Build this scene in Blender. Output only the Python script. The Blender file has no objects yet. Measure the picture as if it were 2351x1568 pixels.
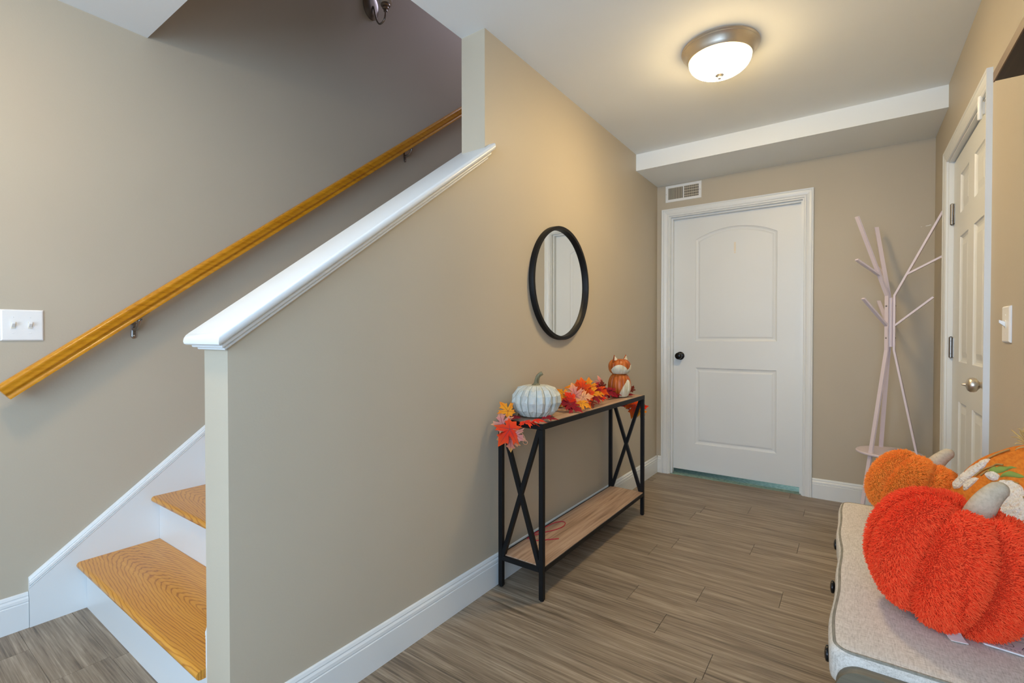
import bpy, bmesh, math, random
from mathutils import Vector, Matrix, noise
random.seed(7)
sc = bpy.context.scene
COL = sc.collection

# ------------------------------------------------------------------ camera
cam_d = bpy.data.cameras.new('camera')
cam = bpy.data.objects.new('camera', cam_d)
COL.objects.link(cam)
sc.camera = cam
cam_d.sensor_width = 36.0
cam_d.lens = 1103.96 / 2351 * 36.0
cam_d.clip_start = 0.02
RT = Vector((0.816723, 0.577030, -0.000265))
UP = Vector((-0.006887, 0.010208, 0.999924))
FW = Vector((-0.576989, 0.816659, -0.012311))
cam.matrix_world = Matrix(((RT.x, UP.x, -FW.x, 1.3008), (RT.y, UP.y, -FW.y, 0.0),
                           (RT.z, UP.z, -FW.z, 1.1143), (0, 0, 0, 1)))

# ------------------------------------------------------------------ world, lights, exposure
sc.view_settings.view_transform = 'Standard'
sc.view_settings.look = 'None'
sc.view_settings.gamma = 1.0
sc.view_settings.use_curve_mapping = False
sc.view_settings.exposure = 0.54
sc.cycles.use_denoising = True
sc.cycles.max_bounces = 10
sc.cycles.diffuse_bounces = 7
sc.cycles.sample_clamp_indirect = 6.0
LAMP_EMIT = 77.0            # warm bulbs behind the frosted bowls
LAMP_COL = (1.0, 0.71, 0.345, 1)
w = bpy.data.worlds.new('daylight'); sc.world = w; w.use_nodes = True
wb = w.node_tree.nodes['Background']
wb.inputs[0].default_value = (0.70, 0.84, 1.0, 1); wb.inputs[1].default_value = 1.0

def area(name, loc, direction, sx, sy, power, col):
    d = bpy.data.lights.new(name, 'AREA'); d.shape = 'RECTANGLE'; d.size = sx; d.size_y = sy
    d.energy = power; d.color = col
    o = bpy.data.objects.new(name, d); COL.objects.link(o)
    o.location = loc
    o.rotation_euler = Vector(direction).to_track_quat('-Z', 'Y').to_euler()
    return o
# daylight through the window behind the camera; glazed door light is added fill
area('window_daylight', (0.95, -2.3, 1.45), (-0.12, 1, 0.28), 1.3, 1.7, 46, (0.62, 0.79, 1.0))
area('side_window_daylight', (-0.72, -2.3, 1.45), (0.1, 1, 0.08), 0.8, 1.7, 6, (0.62, 0.79, 1.0))
area('added_door_fill', (1.68, -.85, 1.25), (-1, .25, -0.02), 0.8, 1.7, 22, (0.40, 0.67, 1.0))  # added light that cools the near end of the knee wall
# upper landing and the room behind the far door
area('landing_light', (-0.70, 4.0, 4.8), (0, -0.1, -1), 0.8, 1.2, 13, (0.76, 0.74, 1.0))
area('back_room_light', (1.12, 4.30, .55), (-.08, -0.25, -1), 0.15, 0.15, 1.6, (0.95, 0.98, 1.0))

# ------------------------------------------------------------------ helpers
def S(o, label=None, cat=None, group=None, kind=None):
    if label: o['label'] = label
    if cat: o['category'] = cat
    if group: o['group'] = group
    if kind: o['kind'] = kind
    return o

def root(name, loc, label=None, cat=None, group=None, kind=None):
    o = bpy.data.objects.new(name, None); COL.objects.link(o)
    o.location = loc; o.empty_display_size = .05
    return S(o, label, cat, group, kind)

def wloc(o):
    p = Vector((0, 0, 0))
    while o is not None:
        p += o.location; o = o.parent
    return p

def link(name, bm, m, parent=None, smooth=False, origin=None, kind=None, sharp=None):
    """bm holds world coordinates; the object's origin is ORIGIN (default: its parent's place)."""
    pl = wloc(parent) if parent is not None else Vector((0, 0, 0))
    og = Vector(origin) if origin is not None else pl
    bmesh.ops.recalc_face_normals(bm, faces=bm.faces)
    bmesh.ops.translate(bm, verts=bm.verts, vec=-og)
    me = bpy.data.meshes.new(name)
    bm.to_mesh(me); bm.free()
    for mm in (m if isinstance(m, (list, tuple)) else [m]): me.materials.append(mm)
    if smooth:
        for p in me.polygons: p.use_smooth = True
        if sharp is not None:
            me.set_sharp_from_angle(angle=math.radians(sharp))
    o = bpy.data.objects.new(name, me); COL.objects.link(o)
    if parent is not None: o.parent = parent
    o.location = og - pl
    if kind: o['kind'] = kind
    return o

def loft(stations, caps=True, closed=True, bm=None, ring=False):
    bm = bm or bmesh.new()
    vs = [[bm.verts.new(p) for p in st] for st in stations]
    n = len(stations[0]); ns = len(vs)
    for i in range(ns if ring else ns - 1):
        a, b = vs[i], vs[(i + 1) % ns]
        for j in range(n if closed else n - 1):
            k = (j + 1) % n
            try: bm.faces.new((a[j], a[k], b[k], b[j]))
            except ValueError: pass
    if caps and closed and not ring:
        bm.faces.new(vs[0]); bm.faces.new(list(reversed(vs[-1])))
    return bm

def box(x0, x1, y0, y1, z0, z1, bm=None, bev=0.0, seg=1):
    bm = bm or bmesh.new()
    b2 = bmesh.new()
    bmesh.ops.create_cube(b2, size=1)
    bmesh.ops.scale(b2, vec=(x1 - x0, y1 - y0, z1 - z0), verts=b2.verts)
    bmesh.ops.translate(b2, vec=((x0 + x1) / 2, (y0 + y1) / 2, (z0 + z1) / 2), verts=b2.verts)
    if bev: bmesh.ops.bevel(b2, geom=list(b2.edges), offset=bev, segments=seg, affect='EDGES', profile=.5)
    me = bpy.data.meshes.new('t'); b2.to_mesh(me); b2.free()
    bm.from_mesh(me); bpy.data.meshes.remove(me)
    return bm

def tube(pts, r, n=10, bm=None, flat=None):
    """tube along pts; r a radius or a list of radii."""
    pts = [Vector(p) for p in pts]
    rs = r if isinstance(r, (list, tuple)) else [r] * len(pts)
    st = []; nrm = None
    for i, p in enumerate(pts):
        t = (pts[min(i + 1, len(pts) - 1)] - pts[max(i - 1, 0)]).normalized()
        if nrm is None:
            nrm = t.orthogonal().normalized()
        else:
            nrm = (nrm - t * nrm.dot(t)).normalized()
        bn = t.cross(nrm)
        st.append([p + (nrm * math.cos(a) + bn * math.sin(a)) * rs[i] for a in [2 * math.pi * k / n for k in range(n)]])
    return loft(st, bm=bm)

def lathe(prof, n=32, c=(0, 0, 0), axis=(0, 0, 1), bm=None, caps=True):
    """prof: (radius, height) pairs along AXIS from C."""
    q = Vector((0, 0, 1)).rotation_difference(Vector(axis).normalized())
    st = []
    for r, h in prof:
        st.append([Vector(c) + q @ Vector((max(r, 1e-5) * math.cos(2 * math.pi * k / n), max(r, 1e-5) * math.sin(2 * math.pi * k / n), h)) for k in range(n)])
    return loft(st, bm=bm, caps=caps)

def bez(p0, p1, p2, p3, n):
    p0, p1, p2, p3 = map(Vector, (p0, p1, p2, p3))
    return [p0 * (1 - t) ** 3 + p1 * 3 * t * (1 - t) ** 2 + p2 * 3 * t * t * (1 - t) + p3 * t ** 3 for t in [i / n for i in range(n + 1)]]

def plate_with_holes(outer, holes, bm, thick_dir=None):
    """flat face (3-D points) with hole outlines, triangulated."""
    edges = []
    for loop in [outer] + holes:
        vs = [bm.verts.new(p) for p in loop]
        for i in range(len(vs)): edges.append(bm.edges.new((vs[i], vs[(i + 1) % len(vs)])))
    bmesh.ops.triangle_fill(bm, use_beauty=True, edges=edges)
    return bm

def inset_poly(poly, d):
    """2-D polygon, moved inwards by d (counter-clockwise input)."""
    out = []; n = len(poly)
    for i in range(n):
        p, a, b = Vector(poly[i]), Vector(poly[i - 1]), Vector(poly[(i + 1) % n])
        e1 = (p - a).normalized(); e2 = (b - p).normalized()
        n1 = Vector((-e1.y, e1.x)); n2 = Vector((-e2.y, e2.x))
        m = (n1 + n2); m = m / max(m.length_squared, 1e-6) * 2
        out.append(p + m * d)
    return out

# ------------------------------------------------------------------ materials
class M:
    pass
def new_mat(name, col, rough=.5, metal=0.0, spec=.5):
    m = bpy.data.materials.new(name); m.use_nodes = True
    nt = m.node_tree; b = nt.nodes['Principled BSDF']
    b.inputs['Base Color'].default_value = (*col, 1); b.inputs['Roughness'].default_value = rough
    b.inputs['Metallic'].default_value = metal; b.inputs['Specular IOR Level'].default_value = spec
    return m, nt, b
def N(nt, t, **kw):
    n = nt.nodes.new(t)
    for k, v in kw.items():
        if k in n.inputs: n.inputs[k].default_value = v
        else: setattr(n, k, v)
    return n
def coords(nt, scale=(1, 1, 1), rot=(0, 0, 0), rnd=False, src='Object'):
    tc = N(nt, 'ShaderNodeTexCoord'); mp = N(nt, 'ShaderNodeMapping')
    mp.inputs['Scale'].default_value = scale; mp.inputs['Rotation'].default_value = rot
    nt.links.new(tc.outputs[src], mp.inputs['Vector'])
    if rnd:
        oi = N(nt, 'ShaderNodeObjectInfo')
        mu = N(nt, 'ShaderNodeMath', operation='MULTIPLY'); mu.inputs[1].default_value = 37.0
        nt.links.new(oi.outputs['Random'], mu.inputs[0])
        cx = N(nt, 'ShaderNodeCombineXYZ')
        for i in range(3): nt.links.new(mu.outputs[0], cx.inputs[i])
        nt.links.new(cx.outputs[0], mp.inputs['Location'])
    return mp.outputs[0]
def noise_tex(nt, vec, scale, detail=4, rough=.55, dist=0.0):
    n = N(nt, 'ShaderNodeTexNoise'); n.inputs['Scale'].default_value = scale; n.inputs['Detail'].default_value = detail
    n.inputs['Roughness'].default_value = rough; n.inputs['Distortion'].default_value = dist
    if vec is not None: nt.links.new(vec, n.inputs['Vector'])
    return n.outputs['Fac']
def ramp(nt, fac, stops):
    r = N(nt, 'ShaderNodeValToRGB'); e = r.color_ramp.elements
    while len(e) < len(stops): e.new(.5)
    for i, (p, c) in enumerate(stops):
        e[i].position = p; e[i].color = (*c, 1) if len(c) == 3 else c
    nt.links.new(fac, r.inputs[0]); return r.outputs[0]
def bump(nt, b, h, strength=.2, dist=.002):
    n = N(nt, 'ShaderNodeBump'); n.inputs['Strength'].default_value = strength; n.inputs['Distance'].default_value = dist
    nt.links.new(h, n.inputs['Height']); nt.links.new(n.outputs[0], b.inputs['Normal'])
def mixc(nt, fac, a, bb, mode='MIX'):
    n = N(nt, 'ShaderNodeMix', data_type='RGBA', blend_type=mode)
    for sock, v in ((n.inputs[0], fac), (n.inputs[6], a), (n.inputs[7], bb)):
        if isinstance(v, (int, float)): sock.default_value = v
        elif isinstance(v, (tuple, list)): sock.default_value = (*v, 1) if len(v) == 3 else v
        else: nt.links.new(v, sock)
    return n.outputs[2]

def paint(name, col, rough, bs=.16, sc_=150):
    m, nt, b = new_mat(name, col, rough)
    v = coords(nt)
    bump(nt, b, noise_tex(nt, v, sc_, 3), bs, .0015)
    big = noise_tex(nt, v, 1.3, 2)
    c = ramp(nt, big, [(.3, tuple(x * .97 for x in col)), (.7, tuple(min(1, x * 1.03) for x in col))])
    nt.links.new(c, b.inputs['Base Color'])
    return m
WALL = paint('greige_wall_paint', (.495, .442, .348), .55)
CEIL = paint('ceiling_paint', (.83, .875, .90), .8, .08, 160)
TRIM, _nt, _b = new_mat('white_trim_paint', (.75, .785, .80), .32)
DOORP = paint('white_door_paint', (.745, .78, .795), .38, .03, 120)

def wood(name, cols, scale, fine, rough, grain_axis='x', ring=None, rnd=True, bs=.15, span=(.30, .42)):
    m, nt, b = new_mat(name, cols[1], rough)
    st = {'x': (1, 14, 14), 'y': (14, 1, 14), 'z': (14, 14, 1)}[grain_axis]
    v = coords(nt, tuple(s * scale for s in st), rnd=rnd)
    n1 = noise_tex(nt, v, 1.0, 6, .6, 1.2)
    v2 = coords(nt, tuple(s * fine for s in {'x': (1, 45, 45), 'y': (45, 1, 45), 'z': (45, 45, 1)}[grain_axis]), rnd=rnd)
    n2 = noise_tex(nt, v2, 1.0, 6, .65)
    mm = N(nt, 'ShaderNodeMath', operation='MULTIPLY_ADD'); mm.inputs[1].default_value = .55
    nt.links.new(n2, mm.inputs[0])
    sub = N(nt, 'ShaderNodeMath', operation='MULTIPLY'); sub.inputs[1].default_value = .5
    nt.links.new(n1, sub.inputs[0]); nt.links.new(sub.outputs[0], mm.inputs[2])
    fac = mm.outputs[0]
    if ring:
        # cathedral figure: growth rings cut lengthwise
        v3 = coords(nt, ring['scale'])
        oi = N(nt, 'ShaderNodeObjectInfo'); of = N(nt, 'ShaderNodeVectorMath', operation='MULTIPLY_ADD')
        of.inputs[1].default_value = (.12, .10, 0); of.inputs[2].default_value = ring['off']
        nt.links.new(oi.outputs['Random'], of.inputs[0])
        ad = N(nt, 'ShaderNodeVectorMath', operation='ADD'); nt.links.new(v3, ad.inputs[0]); nt.links.new(of.outputs[0], ad.inputs[1])
        wv = N(nt, 'ShaderNodeTexWave', wave_type='RINGS', rings_direction='Z', wave_profile='SIN')
        wv.inputs['Scale'].default_value = ring['freq']; wv.inputs['Distortion'].default_value = ring['dist']
        wv.inputs['Detail'].default_value = 4.0; wv.inputs['Detail Scale'].default_value = ring['ds']; wv.inputs['Detail Roughness'].default_value = .6
        nt.links.new(ad.outputs[0], wv.inputs['Vector'])
        line = ramp(nt, wv.outputs['Fac'], [(.0, (0, 0, 0)), (.12, (.4, .4, .4)), (.34, (1, 1, 1))])
        m2 = N(nt, 'ShaderNodeMath', operation='MULTIPLY_ADD'); m2.inputs[1].default_value = ring['amt']
        nt.links.new(line, m2.inputs[0])
        m3 = N(nt, 'ShaderNodeMath', operation='MULTIPLY'); m3.inputs[1].default_value = 1 - ring['amt']
        nt.links.new(fac, m3.inputs[0]); nt.links.new(m3.outputs[0], m2.inputs[2]); fac = m2.outputs[0]
    k = len(cols)
    c = ramp(nt, fac, [(span[0] + span[1] * i / (k - 1), cols[i]) for i in range(k)])
    nt.links.new(c, b.inputs['Base Color'])
    bump(nt, b, n2, bs, .001)
    return m, nt, b
FLOORM, fnt, fb = wood('grey_brown_vinyl_plank', [(.090, .066, .046), (.195, .150, .105), (.285, .228, .165), (.40, .33, .25)], 1.8, 3.6, .42, 'x', span=(.38, .28))
OAK, _nt, _b = wood('honey_oak', [(.36, .125, .012), (.58, .25, .028), (.68, .335, .05)], 1.0, 2.4, .28, 'x',
                    span=(.34, .44), ring=dict(scale=(.16, 1, 0), off=(-.06, -.03, 0), freq=44.0, dist=20.0, amt=.26, ds=.2))
OAKR, _nt, _b = wood('honey_oak_rail', [(.33, .11, .004), (.56, .23, .008), (.68, .32, .018)], 1.6, 2.6, .25, 'y')
RUSTIC, _nt, _b = wood('rustic_brown_laminate', [(.13, .080, .055), (.33, .22, .15), (.46, .32, .23), (.54, .41, .31)], 2.4, 2.2, .5, 'y', span=(.34, .32))
BENCHW, _nt, _b = wood('grey_brown_bench_wood', [(.085, .075, .05), (.13, .115, .08), (.19, .165, .12)], 1.5, 2.0, .45, 'x')
DARKW, _nt, _b = wood('dark_walnut', [(.012, .008, .006), (.030, .018, .012), (.060, .036, .022)], 1.6, 1.2, .5, 'y')
SHELFEDGE, _nt, _b = wood('walnut_edge', [(.16, .085, .045), (.22, .12, .065)], 1.6, 1.2, .5, 'y')
BLACK, nt_, b_ = new_mat('black_powder_coat', (.006, .006, .0065), .5, 0, .25)
bump(nt_, b_, noise_tex(nt_, coords(nt_), 900, 2), .1, .0005)
BLACKK, _nt, _b = new_mat('black_knob_metal', (.012, .012, .013), .25, .6)
NICKEL, nt_, b_ = new_mat('brushed_nickel', (.66, .60, .52), .36, 1.0)
bump(nt_, b_, noise_tex(nt_, coords(nt_, (1, 1, 40)), 60, 2), .05, .0005)
DNICKEL, _nt, _b = new_mat('dark_brushed_nickel', (.34, .32, .30), .28, 1.0)
PLASTIC, _nt, _b = new_mat('white_plastic', (.84, .85, .85), .3)
CREAM, _nt, _b = new_mat('cream_plastic', (.78, .72, .60), .35)
RACKP, _nt, _b = new_mat('lilac_white_enamel', (.70, .62, .68), .35)
MIRROR, _nt, _b = new_mat('mirror_glass', (.90, .92, .92), .0, 1.0)
def bowl_mat(name, strength, col):
    m = bpy.data.materials.new(name); m.use_nodes = True
    nt = m.node_tree; nt.nodes.clear()
    g = N(nt, 'ShaderNodeNewGeometry'); sx = N(nt, 'ShaderNodeSeparateXYZ'); nt.links.new(g.outputs['Normal'], sx.inputs[0])
    mr = N(nt, 'ShaderNodeMapRange'); nt.links.new(sx.outputs['Z'], mr.inputs[0])
    for i, v in ((1, -1.0), (2, 0.0), (3, strength), (4, strength * .05)): mr.inputs[i].default_value = v
    mr.interpolation_type = 'SMOOTHERSTEP'       # bulbs behind the middle of the bowl
    e = N(nt, 'ShaderNodeEmission'); nt.links.new(mr.outputs[0], e.inputs[1]); e.inputs[0].default_value = col
    o = N(nt, 'ShaderNodeOutputMaterial'); nt.links.new(e.outputs[0], o.inputs[0])
    return m
BOWL = bowl_mat('lit_frosted_glass', LAMP_EMIT, LAMP_COL)
BOWL2 = bowl_mat('lit_frosted_glass_dimmer', LAMP_EMIT * .66, (1.0, .72, .40, 1))
FROST, _nt, _b = new_mat('white_frosted_glass', (.80, .80, .78), .4)
_b.inputs['Transmission Weight'].default_value = .25
GLASS, _nt, _b = new_mat('window_glass', (1, 1, 1), .02)
_b.inputs['Transmission Weight'].default_value = 1.0

def fabric(name, c1, c2, scale, rough=.9):
    m, nt, b = new_mat(name, c1, rough, 0, .2)
    v = coords(nt)
    va = N(nt, 'ShaderNodeTexWave', wave_type='BANDS', bands_direction='X'); va.inputs['Scale'].default_value = scale
    vb = N(nt, 'ShaderNodeTexWave', wave_type='BANDS', bands_direction='Y'); vb.inputs['Scale'].default_value = scale * 1.0
    for q in (va, vb):
        q.inputs['Distortion'].default_value = .9; q.inputs['Detail Scale'].default_value = 12; nt.links.new(v, q.inputs['Vector'])
    mm = N(nt, 'ShaderNodeMath', operation='MULTIPLY')
    nt.links.new(va.outputs['Fac'], mm.inputs[0]); nt.links.new(vb.outputs['Fac'], mm.inputs[1])
    nz = noise_tex(nt, coords(nt, (150, 25, 150)), 1, 4)
    ad = N(nt, 'ShaderNodeMath', operation='MULTIPLY_ADD'); ad.inputs[1].default_value = .35
    nt.links.new(mm.outputs[0], ad.inputs[0]); nt.links.new(nz, ad.inputs[2])
    nt.links.new(ramp(nt, ad.outputs[0], [(.35, c2), (.8, c1)]), b.inputs['Base Color'])
    bump(nt, b, ad.outputs[0], .35, .0012)
    return m
BENCHF, nt_, b_ = new_mat('oatmeal_linen', (.58, .56, .53), .9, 0, .2)
_a = noise_tex(nt_, coords(nt_, (420, 60, 420)), 1, 3, .6); _c = noise_tex(nt_, coords(nt_, (60, 420, 60)), 1, 3, .6)
_m = N(nt_, 'ShaderNodeMath', operation='ADD'); nt_.links.new(_a, _m.inputs[0]); nt_.links.new(_c, _m.inputs[1])
_h = N(nt_, 'ShaderNodeMath', operation='MULTIPLY'); nt_.links.new(_m.outputs[0], _h.inputs[0]); _h.inputs[1].default_value = .5
nt_.links.new(ramp(nt_, _h.outputs[0], [(.34, (.40, .385, .36)), (.5, (.58, .56, .525)), (.66, (.70, .685, .66))]), b_.inputs['Base Color'])
bump(nt_, b_, _h.outputs[0], .3, .001)
PIPING = fabric('linen_piping', (.30, .29, .25), (.18, .175, .15), 220)
LINEN = fabric('beige_linen', (.60, .54, .43), (.44, .39, .30), 300)
BURLAP = fabric('orange_woven_fabric', (.74, .26, .035), (.55, .14, .016), 260)

def plush(name, c1, c2):
    m, nt, b = new_mat(name, c1, .85, 0, .15)
    hi = N(nt, 'ShaderNodeHairInfo')
    c = ramp(nt, hi.outputs['Random'], [(0, c2), (1, c1)])
    tip = mixc(nt, hi.outputs['Is Strand'], tuple(x * .55 for x in c2), c)      # backing colour darkened to paint shade between the tufts
    nt.links.new(tip, b.inputs['Base Color'])
    b.inputs['Sheen Weight'].default_value = .25; b.inputs['Sheen Tint'].default_value = (*[min(1, x * 1.3 + .05) for x in c1], 1)
    return m
REDPL = plush('red_orange_plush', (1.0, .145, .05), (.93, .065, .020))
ORPL = plush('orange_plush', (1.0, .43, .085), (.97, .30, .04))

# ------------------------------------------------------------------ the setting
XL, XR, YE, ZC = -1.271, 1.711, 3.892, 2.44
T = 0.132; YK = 0.583; YC = 1.638; YB = -2.5; YO = 0.826
ZTOP = 5.0
def struct(name, bm, m, parent=None, **k):
    o = link(name, bm, m, parent, **k)
    if parent is None: o['kind'] = 'structure'
    return o

# floor: one slab under separate vinyl planks
floor = struct('floor', box(XL - .1, XR + .1, YB - .1, 3.905, -.12, -.005), FLOORM)
floor['label'] = 'grey brown wood look plank floor of the hallway'
rows = {16: .912, 18: .532, 19: .777, 20: 1.065, 22: .535, 23: .885, 24: 1.079, 26: .529, 27: .776, 28: 1.064}
Y0 = 1.615 - .1525 * 10            # a row seam
plank_i = 0
rr = random.Random(3)
PL = 1.22
for k in range(-1, 26):
    ya = Y0 + .1525 * k; yb = ya + .1525
    if ya < -.25: continue
    yb = min(yb, 3.902)
    if yb - ya < .01: continue
    row = k + 6
    j = rows.get(row, rr.uniform(-.3, .9))
    xs = [j]
    while xs[0] > XL: xs.insert(0, xs[0] - PL)
    while xs[-1] < XR: xs.append(xs[-1] + PL)
    for a, b in zip(xs, xs[1:]):
        a = max(a, XL + .002); b = min(b, XR - .002)
        if b - a < .01: continue
        g = .0007
        bm = box(a + g, b - g, ya + g * .4, yb - g * .4, -.005, 0.0, bev=.0006)
        link('plank', bm, FLOORM, floor, origin=((a + b) / 2, (ya + yb) / 2, -.0025))

# walls
struct('wall_left', box(XL - .12, XL, YB, 5.4, -.12, ZTOP), WALL)['label'] = 'greige painted wall behind the handrail and staircase'
# the wall beside the stair: knee wall with a sloping top, then full height
def zk(y): return 1.0838 + .745 * (y - YK)
prof = [(YK, 0), (YE + .115, 0), (YE + .115, ZC + .3), (YC, ZC + .3), (YC, zk(YC)), (YK, zk(YK))]
bm = loft([[(x, y, z) for y, z in prof] for x in (-T, 0)])
struct('wall_stair', bm, WALL)['label'] = 'greige knee wall of the staircase rising to full height, mirror and console table against it'
# end wall with the door opening
DX0, DX1, DZ = .099, 1.0258, 2.068
bm = bmesh.new()
def wall_with_hole(bm, outer, hole, a0, a1, axis):
    """outer/hole: 2-D rectangles (u0,u1,v0,v1) with the hole reaching the bottom; extruded a0..a1"""
    u0, u1, v0, v1 = outer; h0, h1, _, hv = hole
    pts = [(u0, v0), (h0, v0), (h0, hv), (h1, hv), (h1, v0), (u1, v0), (u1, v1), (u0, v1)]
    f = (lambda p, a: (p[0], a, p[1])) if axis == 'y' else (lambda p, a: (a, p[0], p[1]))
    return loft([[f(p, a) for p in pts] for a in (a0, a1)], bm=bm)
wall_with_hole(bm, (0, XR, 0, ZC + .1), (DX0, DX1, 0, DZ), YE, YE + .115, 'y')
struct('wall_end', bm, WALL)['label'] = 'greige end wall around the white two panel door'
RY0, RY1, RZ = 2.4825, 3.3957, 2.026
bm = bmesh.new()
_pts = [(YB, 0), (-1.25, 0), (-1.25, 2.05), (-.45, 2.05), (-.45, 0), (RY0, 0), (RY0, RZ), (RY1, RZ), (RY1, 0), (YE + .115, 0), (YE + .115, ZC + .1), (YB, ZC + .1)]
loft([[(a, p, q) for p, q in _pts] for a in (XR, XR + .12)], bm=bm)
struct('wall_right', bm, WALL)['label'] = 'greige right wall behind the bench, holding the six panel door'
# wall behind the camera with two openings for the daylight
pts = []
bm = bmesh.new()
wins = [(.25, 1.62, .45, 2.25), (-1.15, -.3, .45, 2.25)]
for y in (YB, YB - .12):
    plate_with_holes([(XL, y, 0), (XR, y, 0), (XR, y, ZC), (XL, y, ZC)],
                     [[(a, y, c), (b, y, c), (b, y, d), (a, y, d)] for a, b, c, d in wins], bm)
struct('wall_back', bm, WALL)
for i, (a, b, c, d) in enumerate(wins):
    wn = root('window_%d' % (i + 1), ((a + b) / 2, YB - .06, c), kind='structure')
    bm = bmesh.new()
    for q in ((a, a + .05, c, d), (b - .05, b, c, d), (a + .05, b - .05, c, c + .05), (a + .05, b - .05, d - .05, d), ((a + b) / 2 - .015, (a + b) / 2 + .015, c + .05, d - .05)):
        box(q[0], q[1], YB - .09, YB - .03, q[2], q[3], bm)
    link('window_frame', bm, TRIM, wn)
    link('pane', box(a + .045, b - .045, YB - .062, YB - .058, c + .045, d - .045), GLASS, wn)
wn = root('added_glazed_door', (XR + .05, -.85, 0), kind='structure')      # unseen glazed door, added to bring cool light onto the knee wall
bm = bmesh.new()
for q in ((-1.25, -1.15, 0, 2.05), (-.55, -.45, 0, 2.05), (-1.15, -.55, 0, .25), (-1.15, -.55, 1.93, 2.05)):
    box(XR + .035, XR + .075, q[0], q[1], q[2], q[3], bm)
link('door_frame', bm, TRIM, wn)
link('pane', box(XR + .05, XR + .056, -1.155, -.545, .245, 1.935), GLASS, wn)
# ceiling with the stairwell opening
bm = bmesh.new()
prof = [(XL, YB), (XR, YB), (XR, YE), (-T, YE), (-T, YO), (XL, YO)]
loft([[(x, y, z) for x, y in prof] for z in (ZC, ZC + .3)], bm=bm)
struct('ceiling', bm, CEIL)['label'] = 'white ceiling with the stairwell opening cut into it'
# dropped box along the end wall
YS, ZS = 3.419, 2.3208
struct('ceiling_soffit', box(0, XR, YS, YE, ZS, ZC), CEIL)['label'] = 'white dropped ceiling box over the far door'
# upper stairwell
bm = bmesh.new()
box(XL, -T, YO - .1, YO, ZC + .3, ZTOP, bm)
struct('wall_stairwell_front', bm, WALL)
struct('wall_stairwell_right', box(-T, -T + .1, YO - .1, 5.4, ZC + .3, ZTOP), WALL)
struct('wall_stairwell_end', box(XL, -T, 5.3, 5.4, 0, ZTOP), WALL)
struct('ceiling_stairwell', box(XL - .1, -T + .1, YO - .1, 5.4, ZTOP, ZTOP + .1), CEIL)
# the room behind the far door
TEAL, nt_, b_ = new_mat('teal_carpet', (.10, .40, .36), .95)
nt_.links.new(ramp(nt_, noise_tex(nt_, coords(nt_), 40, 4), [(.3, (.14, .27, .255)), (.7, (.30, .47, .44))]), b_.inputs['Base Color'])
struct('floor_back_room', box(0.001, XR + .1, 3.906, 5.6, -.12, -.002), TEAL)['label'] = 'teal carpet glimpsed through the gap under the far door'
bm = bmesh.new()
box(0, .05, YE + .115, 5.6, 0, ZC, bm); box(XR + .12, XR + .17, YE + .115, 5.6, 0, ZC, bm); box(0, XR + .17, 5.6, 5.65, 0, ZC, bm); box(0, XR + .17, YE + .115, 5.65, ZC, ZC + .05, bm)
struct('wall_back_room', bm, WALL)

# skirting
BBP = [(0, 0), (.014, 0), (.014, .096), (.0115, .0985), (.0115, .101), (.0135, .103), (.0125, .113), (.0085, .119), (.0085, .1215), (.0095, .1235), (.006, .132), (.003, .135), (0, .135)]
def baseboard(name, a, b, nrm, label=None):
    a = Vector((*a, 0)); b = Vector((*b, 0)); n = Vector((*nrm, 0))
    o = struct(name, loft([[p + n * d + Vector((0, 0, z)) for d, z in BBP] for p in (a, b)]), TRIM)
    if label: o['label'] = label
baseboard('baseboard_left', (XL, YB), (XL, .4245), (1, 0), 'white baseboard at the foot of the stair wall')
baseboard('baseboard_stair', (0, YK), (0, YE), (1, 0), 'white baseboard running under the console table')
baseboard('baseboard_end', (1.0845, YE), (XR, YE), (0, -1), 'white baseboard behind the coat tree')
bm = None
baseboard('baseboard_corner', (.014, YE), (.0405, YE), (0, -1))
baseboard('baseboard_right', (XR, YB), (XR, 2.4245), (-1, 0))
baseboard('baseboard_right_far', (XR, 3.4537), (XR, YE - .014), (-1, 0))

# ------------------------------------------------------------------ staircase
RUN, RISE = .2556, .1971
SY = .5936
stair = root('staircase', ((XL - T) / 2, SY, 0), 'white risers and honey oak treads climbing behind the knee wall', kind='structure')
for i in range(13):
    y = SY + RUN * i; z = RISE * (i + 1)
    x0, x1 = XL + .018, -T - .016
    xc = (x0 + x1) / 2
    link('riser', box(x0, x1, y, y + .018, z - RISE + (0 if i == 0 else .0), z - .026), TRIM, stair, origin=(xc, y, z - .1))
    if i < 12:
        nz = [(y + RUN - .0005 if i < 11 else y + RUN, z - .026), (y + RUN - .0005, z), (y - .018, z)]
        for k in range(7):
            a = math.pi / 2 + math.pi * k / 6
            nz.append((y - .019 + .013 * math.cos(a) * .95, z - .013 + .013 * math.sin(a)))
        nz.append((y - .018, z - .026))
        link('tread', loft([[(x, yy, zz) for yy, zz in nz] for x in (x0, x1)]), OAK, stair, smooth=True, sharp=40, origin=(xc, y + .1, z))
struct('floor_landing', box(XL, -T, SY + RUN * 12 - .02, 5.3, RISE * 13 - .2, RISE * 13), OAK)
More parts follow.
